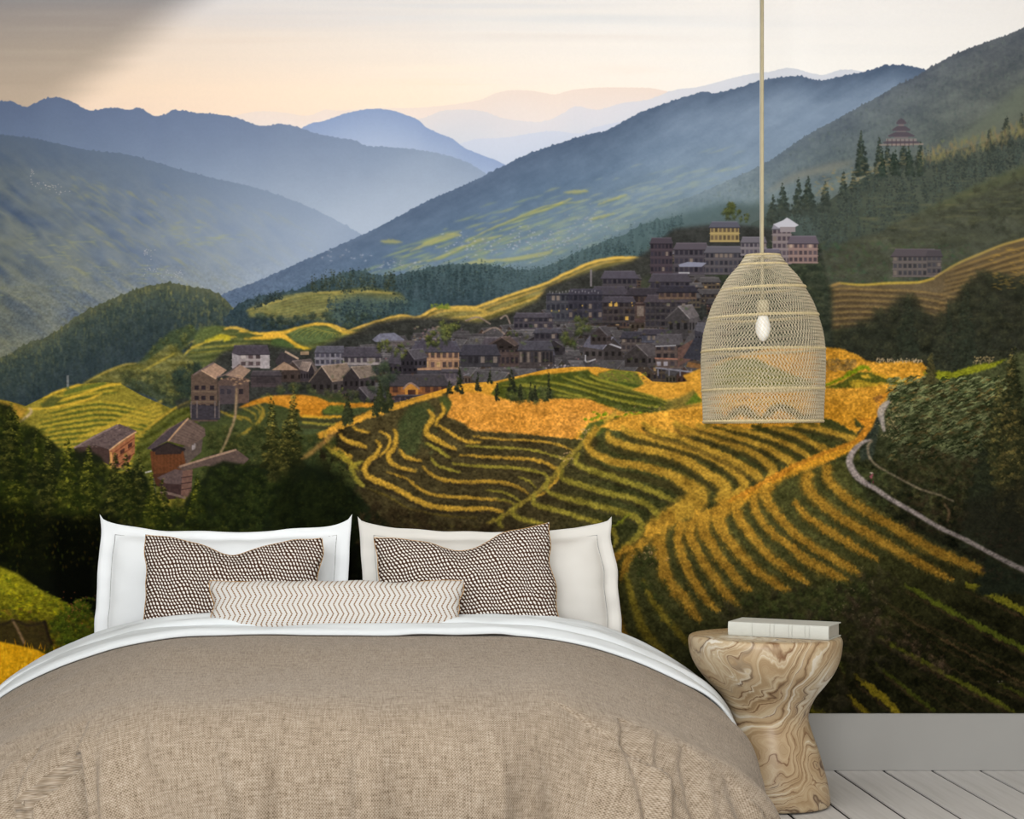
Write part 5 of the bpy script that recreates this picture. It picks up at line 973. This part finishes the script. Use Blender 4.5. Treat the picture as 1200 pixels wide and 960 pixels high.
def mat_wood():
    m, t, b, N, M, mix, rp, bump, out = nodes('veined_wood', .42, .4)
    co = N('TexCoord').outputs['Object']
    mp = N('Mapping', ins={0: co}); mp.inputs['Rotation'].default_value = (0, R_(52), 0); mp.inputs['Scale'].default_value = (1.15, 1., 1.15); p0 = mp.outputs[0]
    n1 = N('TexNoise', ins={'Vector': p0, 'Scale': 2.3, 'Detail': 2.5, 'Roughness': .5, 'Distortion': 1.}).outputs[1]
    p1 = N('VectorMath', operation='ADD', ins={0: p0, 1: N('VectorMath', operation='SCALE', ins={0: n1, 'Scale': .55}).outputs[0]}).outputs[0]
    sep = N('SeparateXYZ', ins={0: p1}); z = sep.outputs[2]
    fine = N('TexNoise', ins={'Vector': p1, 'Scale': 22., 'Detail': 3.}).outputs[0]
    zz = M('ADD', z, M('MULTIPLY', fine, .035))
    def lines(k, off, w):
        f = M('ABSOLUTE', M('SUBTRACT', M('FRACT', M('ADD', M('MULTIPLY', zz, k), off)), .5)); return M('SUBTRACT', 1., M('DIVIDE', f, w), clamp=True)
    ms = N('TexNoise', ins={'Vector': p1, 'Scale': 2.9, 'Detail': 2.}).outputs[0]; ms2 = N('TexNoise', ins={'Vector': p0, 'Scale': 6.5, 'Detail': 2.}).outputs[0]
    gr = N('TexNoise', noise_dimensions='1D', ins={'W': zz, 'Scale': 26., 'Detail': 5., 'Roughness': .7}).outputs[0]
    base = rp(M('ADD', M('MULTIPLY', gr, .55), M('MULTIPLY', ms, .45)), (.36, lin((146, 122, 90))), (.45, lin((168, 146, 114))), (.53, lin((184, 168, 140))), (.59, lin((206, 200, 186))), (.66, lin((214, 211, 202))))
    c = mix(M('MULTIPLY', M('MULTIPLY', lines(26., .2, .10), rp(ms2, (.40, 0.), (.52, 1.))), .95), base, lin((104, 70, 42)))
    c = mix(M('MULTIPLY', M('MULTIPLY', lines(11., .4, .07), rp(ms, (.36, 0.), (.46, 1.))), .95), c, lin((76, 46, 26)))
    c = mix(M('MULTIPLY', lines(58., .0, .16), .22), c, lin((140, 110, 80)))
    out(c); return m
def R_(d): return d*PI/180
def mat_boards():
    m, t, b, N, M, mix, rp, bump, out = nodes('painted_boards', .5, .35)
    co = N('TexCoord').outputs['Object']; mp = N('Mapping', ins={0: co}); mp.inputs['Scale'].default_value = (26., 1.3, 20.)
    n = N('TexNoise', ins={'Vector': mp.outputs[0], 'Scale': 1.6, 'Detail': 6., 'Roughness': .6, 'Distortion': .6}).outputs[0]
    rnd = N('ObjectInfo').outputs['Random']
    c = rp(n, (.3, lin((184, 182, 179))), (.5, lin((196, 194, 192))), (.7, lin((202, 200, 198))))
    out(mix(M('MULTIPLY', rnd, .12), c, lin((174, 172, 170)))); bump(n, .25, .002); return m
M_PRINT = mat_print(); M_LINEN = mat_linen(); M_WHITE = mat_white('white_cotton', (226, 230, 233)); M_SHEET = mat_white('white_sheet', (208, 213, 216))
M_WEAVE = mat_weave(); M_ZIG = mat_zigzag(); M_WOOD = mat_wood(); M_BOARD = mat_boards()
M_PAINT = plain('grey_paint', (146, 145, 142), .6, .3, nz=.015, sc=6); M_WALL = plain('wall_plaster', (205, 200, 192), .9, .2, nz=.03)
M_DARK = plain('dark_gap', (16, 14, 12), .9, .1); M_CANE = plain('cane', (228, 216, 188), .7, .3, nz=.1, sc=90); M_BRAID = plain('cane_braid', (188, 172, 134), .7, .3, nz=.2, sc=160); M_CORD = plain('cord_fabric', (166, 156, 128), .8, .2)
M_BOOK = plain('book_cloth', (184, 185, 178), .75, .25, nz=.02, sc=60); M_PAGE = plain('paper', (176, 172, 162), .9, .1); M_STITCH = plain('stitching', (150, 150, 150), .9, .1)
M_PIPE = plain('piping', (176, 140, 96), .9, .1); M_BLACK = plain('black_metal', (26, 24, 24), .4, .5); M_OAK = plain('oak', (150, 120, 86), .6, .3); M_MATT = plain('ticking', (215, 212, 205), .95, .1)
# ---------------------------------------------------------------- room
WX0, WX1 = (MX0-CX)/348, (MX1-CX)/348; ZC = HC+(CY-MY0)/348; BB = HC-(836-CY)/348
YF = -7.4
struct(box('wall_back', (WX0-.1, 0, 0), (WX1+.1, .12, ZC), M_WALL))
struct(box('wall_left', (WX0-.12, YF, 0), (WX0, 0, ZC), M_WALL)); struct(box('wall_right', (WX1, YF, 0), (WX1+.12, 0, ZC), M_WALL))
struct(box('ceiling', (WX0-.12, YF, ZC), (WX1+.12, .12, ZC+.1), M_WALL))
fl = struct(box('floor', (WX0-.12, YF, -.08), (WX1+.12, .12, -.0055), M_DARK))
seam = (978-CX)/348; bw = .1632; k0 = int((WX0-seam)//bw); proto = None
for k in range(k0, int((WX1-seam)//bw)+1):
    a = max(WX0, seam+k*bw); c = min(WX1, seam+(k+1)*bw)
    if c-a < .02: continue
    if c-a < bw-.001 or proto is None or proto.get('w', 0) == 0:
        o = box('floorboard', (-(c-a)/2+.0042, YF+.05, -.0055), ((c-a)/2-.0042, -.001, 0), M_BOARD, fl, .0022, 2)
        if c-a > bw-.001: proto = {'w': 1, 'me': o.data}
    else: o = link('floorboard', proto['me'], None, fl, False)
    o.location = ((a+c)/2, 0, 0)
struct(box('baseboard_back', (WX0, -.012, .0005), (WX1, 0, BB), M_PAINT, None, .002))
# the print: one thin sheet of wallpaper
V = [(WX0, 0, BB), (WX1, 0, BB), (WX1, 0, ZC), (WX0, 0, ZC)]; u0 = 0; v0 = 1-(836-MY0)/(MY1-MY0)
V = [(x, y, z) for y in (-.002, 0) for (x, _, z) in V]; UV = [(0, v0), (1, v0), (1, 1), (0, 1)]*2
mu = mesh('wallpaper_mural', V, [(0, 1, 2, 3), (7, 6, 5, 4), (0, 4, 5, 1), (1, 5, 6, 2), (2, 6, 7, 3), (3, 7, 4, 0)], M_PRINT, None, False, UV)
tag(mu, 'wallpaper mural behind the bed, a valley of golden rice terraces and a wooden village', 'mural')
# ---------------------------------------------------------------- bed
bed = tag(empty('bed', (0, -1.12, 0)), 'wide bed against the mural wall, hidden under linen bedding', 'bed')
def loc(o, r): o.location = Vector(o.location)-Vector(r.location); return o
def under(o, r): o.parent = r; loc(o, r); return o
under(box('bed_base', (-.74, -1.80, .1), (.74, -.06, .238), M_MATT, None, .02, 3), bed)
under(box('mattress', (-.74, -1.80, .24), (.74, -.07, .395), M_MATT, None, .07, 5, True), bed)
for sx in (-.66, .66):
    for sy in (-1.7, -.14): under(box('leg', (sx-.03, sy-.03, 0), (sx+.03, sy+.03, .1), M_OAK, None, .004), bed)
def prof(pts):
    A = [0]
    for a, c in zip(pts, pts[1:]): A.append(A[-1]+math.hypot(c[0]-a[0], c[1]-a[1]))
    S = spline(pts, 8); L = np.concatenate([[0], np.cumsum(np.hypot(*np.diff(S, axis=0).T))]); return L, S
SIDE = prof([(0, 0), (.18, .006), (.32, .028), (.44, .062), (.56, .108), (.68, .168), (.755, .232), (.79, .31), (.80, .40), (.80, .50)])
FRONT = prof([(0, 0), (.12, .006), (.22, .03), (.30, .085), (.345, .16), (.365, .25), (.37, .37), (.37, .50)])
AC = .335; YC0 = .30; YCF = 1.76; ZT = .536
def taper(y): return 1.0-.145*sst(.75, 2.15, -y)
CREASE = [((a-CX)/528, (b_-CX)/528, va, vb, am, wd) for a, b_, va, vb, am, wd in
          [(76, 98, .05, .4, .014, .018), (18, 34, .10, .4, .016, .020), (110, 120, .10, .4, .007, .02), (240, 280, .02, .3, .006, .022), (152, 160, .02, .2, .005, .025), (330, 326, .04, .3, .004, .025),
           (460, 458, .03, .3, .004, .03), (536, 540, .03, .14, .005, .022), (564, 567, .03, .22, .008, .016), (745, 741, .02, .4, .015, .017), (700, 690, .10, .4, .005, .02), (808, 816, .04, .35, .009, .016), (846, 884, .05, .35, .009, .018), (640, 650, .05, .3, .004, .03), (390, 402, .10, .4, .004, .03)]]
def bedcloth(s, t, off=0., wr=1.):
    """cloth point: s across from the middle, t metres from the head end of the cloth"""
    sg = 1 if s >= 0 else -1; dx = max(abs(s)-AC, 0); dy = max(t-(YCF-YC0), 0); r = math.hypot(dx, dy)
    nx, ny = (dx/r, dy/r) if r > 1e-6 else (1, 0)
    hs = np.interp(r, SIDE[0], SIDE[1][:, 0]); vs_ = np.interp(r, SIDE[0], SIDE[1][:, 1]); hf = np.interp(r, FRONT[0], FRONT[1][:, 0]); vf = np.interp(r, FRONT[0], FRONT[1][:, 1])
    H = hs*nx*nx+hf*ny*ny; Vd = vs_*nx*nx+vf*ny*ny
    if r > SIDE[0][-1]: Vd += (r-SIDE[0][-1])*nx*nx
    x = sg*(min(abs(s), AC)+nx*H); y = -(YC0+min(t, YCF-YC0)+ny*H)
    th = math.atan2(ny, nx) if dx+dy > 0 else 0
    # hanging folds
    per = sg*(abs(s) if dy > 0 and dx < 1e-6 else AC+dx) if ny > .5 else t
    g = sst(-.03, .16, Vd); hd = sst(.35, 1.1, t) if nx > .5 else 1.
    c = (mnoise.noise(Vector((per*4.2+3*sg, Vd*.9, 5.)))*.075+mnoise.noise(Vector((per*8.+sg, Vd*1.4, 9.)))*.032)
    cor = math.sin(th*9+sg*1.3+1.1)*.03*sst(.12, .5, Vd)*math.sin(2*th)**2
    xw = x*taper(y); cr = 0.
    if ny > .25 and .0 < Vd < .5:
        for x0, x1, va, vb, am, wd in CREASE:
            q = (xw-(x0+(x1-x0)*clampf((Vd-va)/(vb-va), 0, 1.2)))/wd
            if abs(q) < 5: cr += 1.7*am*(-math.exp(-q*q)+.75*math.exp(-(q-1.9)**2)+.35*math.exp(-(q+2.2)**2))*sst(va-.03, va+.05, Vd)*(1-sst(vb, vb+.12, Vd))
    d = cr+(c*g*hd*(.45 if abs(s) > AC and dy <= 0 else 1.)+cor)*wr
    f = wr*(mnoise.noise(Vector((s*2.1, t*1.9, 2.)))*.014+mnoise.noise(Vector((s*6.5, t*3.2, 7.)))*.008)*(1-.4*g)*sst(.0, .35, t-.35)
    z = ZT-.022*sst(.3, 1.6, t)-Vd+f+off*(1-sst(.05, .4, Vd))
    x += sg*nx*(d+off*sst(.05, .4, Vd)); y -= ny*(d+off*sst(.05, .4, Vd))
    x *= taper(y); return Vector((x, y, max(z, .03+.02*abs(math.sin(per*9))))), r
NS, NT = 300, 230; SW, TW = AC+1.06, (YCF-YC0)+.86
V = []; UVs = []
for j in range(NT+1):
    for i in range(NS+1):
        s = -SW+2*SW*i/NS; t = .38+(TW-.38)*j/NT; p, r = bedcloth(s, t); V.append(p); UVs.append((s, t))
F = [(j*(NS+1)+i, (j+1)*(NS+1)+i, (j+1)*(NS+1)+i+1, j*(NS+1)+i+1) for j in range(NT) for i in range(NS)]
dv = mesh('duvet', V, F, M_LINEN, None, True, UVs); md = dv.modifiers.new('thick', 'SOLIDIFY'); md.thickness = .018; md.offset = -1
tag(dv, 'beige slubby linen duvet spread over the bed', 'duvet')
# white sheet turned back over the head end of the duvet
sh = tag(empty('flat_sheet', (0, -.5, .5)), 'white cotton sheet turned back over the top end of the beige duvet', 'sheet')
def sheet_layer(name, t0, t1, off, thick, wr, sw, amp, seed):
    NT2 = 26; V = []; F = []
    for j in range(NT2+1):
        for i in range(NS+1):
            s = -sw+2*sw*i/NS; q = j/NT2
            edge = t1+mnoise.noise(Vector((s*2.2, seed, 0)))*.010+mnoise.noise(Vector((s*9, seed, 0)))*.003
            t = t0+(edge-t0)*q; o = off*(1-(1-q)**3*.0)*math.sqrt(max(0, 1-((q-.5)/.5)**8))
            o += amp*mnoise.noise(Vector((s*1.7, t*16, seed)))+amp*.6*mnoise.noise(Vector((s*6, t*30, seed+4)))
            p, r = bedcloth(s, t, max(o, .004), wr); V.append(p)
    F = [(j*(NS+1)+i, (j+1)*(NS+1)+i, (j+1)*(NS+1)+i+1, j*(NS+1)+i+1) for j in range(NT2) for i in range(NS)]
    o = mesh(name, V, F, M_SHEET, None, True); m_ = o.modifiers.new('thick', 'SOLIDIFY'); m_.thickness = thick; m_.offset = 0
    return under(o, sh)
sheet_layer('turned_back_layer', .14, .47, .022, .005, 1., AC+.90, .013, 3.)
sheet_layer('folded_edge', .10, .36, .040, .004, 1., AC+.86, .016, 11.)
# ---------------------------------------------------------------- pillows
def pillow(name, w_, h_, T, mat, fl=0., sag=(.0, .0), pu=.4, side=.0, chop=0., nu=44, nv=30, wr=.004, seed=1., flare=0., parts=None, power=.5, cw=.16, skew=0.):
    """two sheets of cloth sewn together: puffed middle, optional flat flange, corners standing out"""
    root = empty(name)
    def pt(u, v, sgn, puff=1.):
        iu = clampf(abs(u)/(1-2*fl/w_), 0, 1); iv = clampf(abs(v)/(1-2*fl/h_), 0, 1)
        th = T*((1-iu**3.2)*(1-iv**3.2))**power
        x = w_/2*u*(1-side*(1-v*v)**.7); top = sag[0] if v > 0 else sag[1]
        z = h_/2*v-(1 if v > 0 else -1)*abs(v)**1.4*top*(1-u*u+1e-6)**pu
        x += w_/2*flare*u*(.5-v/2)+skew*(.5-v/2)
        if chop: z -= chop*math.exp(-(u/cw)**2-((1-v)/.5)**2); th *= 1-.55*math.exp(-(u/.14)**2-((1-v)/.7)**2)
        x += .012*mnoise.noise(Vector((v*2.2, seed, u > 0)))*abs(u); z += .008*mnoise.noise(Vector((u*3, seed+3, v > 0)))*abs(v)
        wv = wr*mnoise.noise(Vector((u*5+seed, v*5, sgn)))+wr*.5*mnoise.noise(Vector((u*11+seed, v*12, sgn)))
        fw = 0.
        if fl: fw = .010*mnoise.noise(Vector((u*4+seed, v*4, 3.)))*(sst(.8, 1, max(iu, iv)))
        return Vector((x, sgn*(-(th/2+.0015))+wv*min(1, th/T*3)+fw, z))
    V = []; UVs = []; F = []
    for sg in (1, -1):
        b0 = len(V)
        for j in range(nv+1):
            for i in range(nu+1):
                u = math.sin((2*i/nu-1)*PI/2)*.35+(2*i/nu-1)*.65; v = math.sin((2*j/nv-1)*PI/2)*.35+(2*j/nv-1)*.65
                p = pt(u, v, sg); V.append(p); UVs.append((p.x, p.z))
        for j in range(nv):
            for i in range(nu):
                a = b0+j*(nu+1)+i; q = (a, a+1, a+nu+2, a+nu+1); F.append(q if sg > 0 else q[::-1])
    # close the rim
    n1 = (nu+1)*(nv+1); rim = [i for i in range(nu+1)]+[j*(nu+1)+nu for j in range(1, nv+1)]+[nv*(nu+1)+i for i in range(nu-1, -1, -1)]+[j*(nu+1) for j in range(nv-1, 0, -1)]
    for a, c in zip(rim, rim[1:]+rim[:1]): F.append((c, a, a+n1, c+n1))
    mesh('pillowcase' if fl else 'cover', V, F, mat, root, True, UVs)
    def loop(k, y=.0):
        L = []
        for a in range(0, 160):
            q = a/160*4; e = int(q); f = 2*(q-e)-1; uu, vv = [(f, -1), (1, f), (-f, 1), (-1, -f)][e]
            p = pt(uu*k[0], vv*k[1], 1); p.y -= y; L.append(p)
        return L
    if fl:
        v_, f_ = tube(loop((1-2*fl/w_-.004, 1-2*fl/h_-.004), .0012), .0013, 4, True); mesh('stitched_line', v_, f_, M_STITCH, root)['label'] = 'thin grey stitched line inside the flange'
    else:
        L = [pt(math.copysign(1, p_[0])*abs(p_[0]), p_[1], 1, 0) for p_ in [( [(f, -1), (1, f), (-f, 1), (-1, -f)][int(q)] ) for q in np.linspace(0, 3.999, 180) for f in [2*(q-int(q))-1]]]
        for p in L: p.y = 0
        v_, f_ = tube(L, .0022, 5, True); mesh('edge_seam', v_, f_, parts or M_PIPE, root)
    return root
def place(o, px, py, d, lean, rz=0., roll=0.):
    """px, py: where the middle of the bottom edge goes"""
    o.location = P3(px, py, d); o.rotation_euler = Matrix.Rotation(R_(rz), 4, 'Z') @ Matrix.Rotation(R_(-lean), 4, 'X') @ Matrix.Rotation(R_(roll), 4, 'Y') and (Matrix.Rotation(R_(rz), 3, 'Z') @ Matrix.Rotation(R_(-lean), 3, 'X') @ Matrix.Rotation(R_(roll), 3, 'Y')).to_euler()
M_WHITE_DIM = mat_white('white_cotton_dim', (208, 206, 201))  # same white cotton, darkened and warmed to stand in for dimmer light
a = pillow('pillow', .826, .47, .17, M_WHITE, .045, (.060, .03), .45, .012, seed=2., flare=.0, skew=-.018); place(a, 264, 686, 5.80, 12)
tag(a, 'white flanged pillow on the side of the bed away from the table', 'pillow', 'white flanged pillows against the mural')
a = pillow('pillow', .832, .465, .17, M_WHITE_DIM, .045, (.052, .03), .45, .012, seed=7., flare=.02, skew=.03); place(a, 569, 688, 5.80, 12)
tag(a, 'white flanged pillow on the side of the bed nearer the wooden table', 'pillow', 'white flanged pillows against the mural')
a = pillow('cushion', .565, .34, .13, M_WEAVE, 0, (.012, .012), .5, .03, chop=.052, cw=.36, seed=4., wr=.006, flare=-.02); place(a, 272, 690, 5.60, 16, roll=1)
tag(a, 'brown and cream woven cushion leaning on the white pillow away from the table', 'cushion', 'woven cushions')
a = pillow('cushion', .56, .34, .13, M_WEAVE, 0, (.02, .012), .5, .03, chop=.05, cw=.36, seed=9., wr=.006); place(a, 547, 682, 5.60, 16, roll=-5)
tag(a, 'brown and cream woven cushion tilted against the white pillow near the table', 'cushion', 'woven cushions')
a = pillow('lumbar_cushion', .78, .185, .115, M_ZIG, 0, (.004, .004), .5, .02, seed=12., wr=.003, flare=-.05, nu=60, nv=20); place(a, 394, 715, 5.40, 22)
tag(a, 'long narrow cushion with mustard zigzag lines in front of both woven cushions', 'cushion')
# ---------------------------------------------------------------- side table and book
TD = 5.42; tc = P3(898, 945, TD); tb = tag(empty('side_table', (tc.x, tc.y, 0)), 'hourglass side table carved from veined pale wood beside the bed', 'side table')
TP = [(.110, .0), (.150, .004), (.158, .018), (.150, .08), (.134, .16), (.119, .225), (.112, .262), (.117, .292), (.140, .335), (.175, .375), (.205, .415), (.223, .455), (.229, .490), (.228, .508), (.219, .5165), (.19, .5175), (.02, .5175)]
S_ = spline(TP, 5)
def organic(q, a):
    z = q.z; cx = .022*(1-sst(0, .5, z)) + .0; k = 1+.035*math.cos(2*a+z*5)*(1-sst(.3, .52, z))+.02*math.cos(3*a+1-z*7)*(1-.6*sst(.3, .52, z))+.012*math.cos(5*a+z*9)
    if z > .515: k = 1+(k-1)
    return Vector((q.x*k+cx, q.y*k, z))
to = lathe('carved_block', [(max(r, .001), z) for r, z in S_], M_WOOD, None, 96, (0, 0), organic); to.parent = tb
bk = tag(empty('book', (0, 0, 0)), 'thick pale grey clothbound book lying on the wooden side table', 'book')
fl_ = P3(853, 731, 5.41); fr_ = P3(971, 737, 5.263); bk.location = ((fl_.x+fr_.x)/2, (fl_.y+fr_.y)/2, .5178); bk.rotation_euler = (0, 0, math.atan2(fr_.y-fl_.y, fr_.x-fl_.x))
BL, BD, BT = .304, .150, .042
# cover: board, rounded spine (towards the camera), board
V = []; F = []; sec = []
for k in range(13):
    a = -PI/2+PI*k/12; sec.append((-math.cos(a)*.006+.006, BT/2+math.sin(a)*BT/2))
outer = [(BD, 0), (.02, 0)]+sec+[(.02, BT), (BD, BT)]; inner = [(BD, BT-.003), (.009, BT-.003), (.009, .003), (BD, .003)]
sec2 = outer+inner; n = len(sec2)
for x in (-BL/2, BL/2): V += [(x, y, z) for y, z in sec2]
F = [tuple(range(n)), tuple(range(2*n-1, n-1, -1))]+[(k, n+k, n+(k+1) % n, (k+1) % n) for k in range(n)]
c_ = mesh('cover', V, F, M_BOOK, bk, False)
pg_ = box('page_block', (-BL/2+.005, .0095, .0035), (BL/2-.005, BD-.006, BT-.0035), M_PAGE, bk); pg_['label'] = 'cream page edges'
for px in (882, 903, 908, 925, 929, 944, 949):
    x = (px-853)/118*BL-BL/2; L = [(x, -.0005-math.cos(a)*.006+.006, BT/2+math.sin(a)*BT/2) for a in np.linspace(-PI/2, PI/2, 13)]
    v_, f_ = tube(L, .0014, 5); mesh('spine_band', v_, f_, M_BOOK, bk)
# ---------------------------------------------------------------- pendant lamp
LD = 5.5; lc = P3(894, 495, LD); lamp = tag(empty('pendant_lamp', (lc.x, lc.y, lc.z)), 'bell shaped pendant lamp of woven cane net hanging over the table', 'lamp')
sc_ = FOC/LD; LP = [(299, 19), (304, 23), (311, 27.5), (325, 40), (340, 49), (356, 57.5), (372, 63), (390, 68), (410, 70.5), (430, 71), (458, 70), (478, 69), (495, 68.5)]
def lr_(py): return float(np.interp(py, [a for a, _ in LP], [b for _, b in LP]))/sc_
LPs = spline(LP, 6)
def lr_(py): return float(np.interp(py, LPs[:, 0], LPs[:, 1]))/sc_
def lz(py): return (495-py)/sc_
NC = 104; V = []; F = []
rows = np.arange(302, 494.5, 3.9)
for i, y in enumerate(rows):
    path = []
    for k in range(NC*2):
        a = PI*k/NC+(i % 2)*PI/NC; yy = y+(1.9 if k % 2 else -1.9); rr = lr_(yy)+(.0012 if k % 2 else -.0012)
        path.append((rr*math.cos(a+.004*(y-300)), rr*math.sin(a+.004*(y-300)), lz(yy)))
    v_, f_ = tube(path, .00125, 4, True); b0 = len(V); V += v_; F += [tuple(b0+q for q in f) for f in f_]
nt = mesh('cane_net', V, F, M_CANE, lamp); nt['kind'] = 'stuff'
def braid(py, r_, tilt, nm, amp=.0028):
    for ph in (0, PI):
        L = []
        for k in range(300):
            a = 2*PI*k/300; q = 75*a+ph*1.0; rr = lr_(py)+amp*math.cos(q)*.7; L.append((rr*math.cos(a), rr*math.sin(a), lz(py)+amp*math.sin(q)-tilt*math.cos(a)*-1))
        v_, f_ = tube(L, r_, 5, True)
        if ph == 0: V0, F0 = v_, f_
        else: V0 += [q for q in v_]; F0 += [tuple(len(v_)+q for q in f) for f in f_]
    mesh(nm, V0, F0, M_BRAID, lamp)
braid(300, .0016, 0, 'top_ring'); braid(311, .0018, .001, 'braided_ring')
for y_, t_ in ((339, .005), (372, .006), (411, .004), (457, .003)): braid(y_,  .0019, t_, 'braided_ring', .0036)
braid(494, .0024, .001, 'bottom_ring', .003)
for a in (0, PI/2):
    r = lr_(300); v_, f_ = tube([(r*math.cos(a), r*math.sin(a), lz(300)), (-r*math.cos(a), -r*math.sin(a), lz(300))], .0016, 6); mesh('frame_bar', v_, f_, M_CANE, lamp)
zt = ZC-lc.z
v_, f_ = tube([(-.002, 0, lz(352)), (-.002, 0, lz(299)), (-.002, 0, zt-.02)], .0052, 10); mesh('cord', v_, f_, M_CORD, lamp)
v_, f_ = tube([(-.0085, -.0005, lz(299)), (-.0085, -.0005, zt-.02)], .0016, 6); mesh('cord_edge', v_, f_, M_PAGE, lamp)
lathe('ceiling_cup', [(.001, zt-.03), (.05, zt-.03), (.055, zt-.02), (.055, zt)], M_CANE, lamp, 32)
lathe('socket', [(.001, lz(352)), (.014, lz(352)), (.018, lz(355)), (.018, lz(370)), (.001, lz(370))][::-1], M_CORD, lamp, 24)
mb, t, b, N, M, mix, rp, bump, out = nodes('opal_glass', .25, .5); b.inputs['Base Color'].default_value = (.93, .92, .88, 1); b.inputs['Emission Color'].default_value = (1, .95, .85, 1); b.inputs['Emission Strength'].default_value = 0.
lathe('bulb', [(.001, lz(400)), (.009, lz(399)), (.017, lz(394)), (.023, lz(386)), (.0225, lz(380)), (.017, lz(374)), (.014, lz(370)), (.001, lz(370))], mb, lamp, 28)
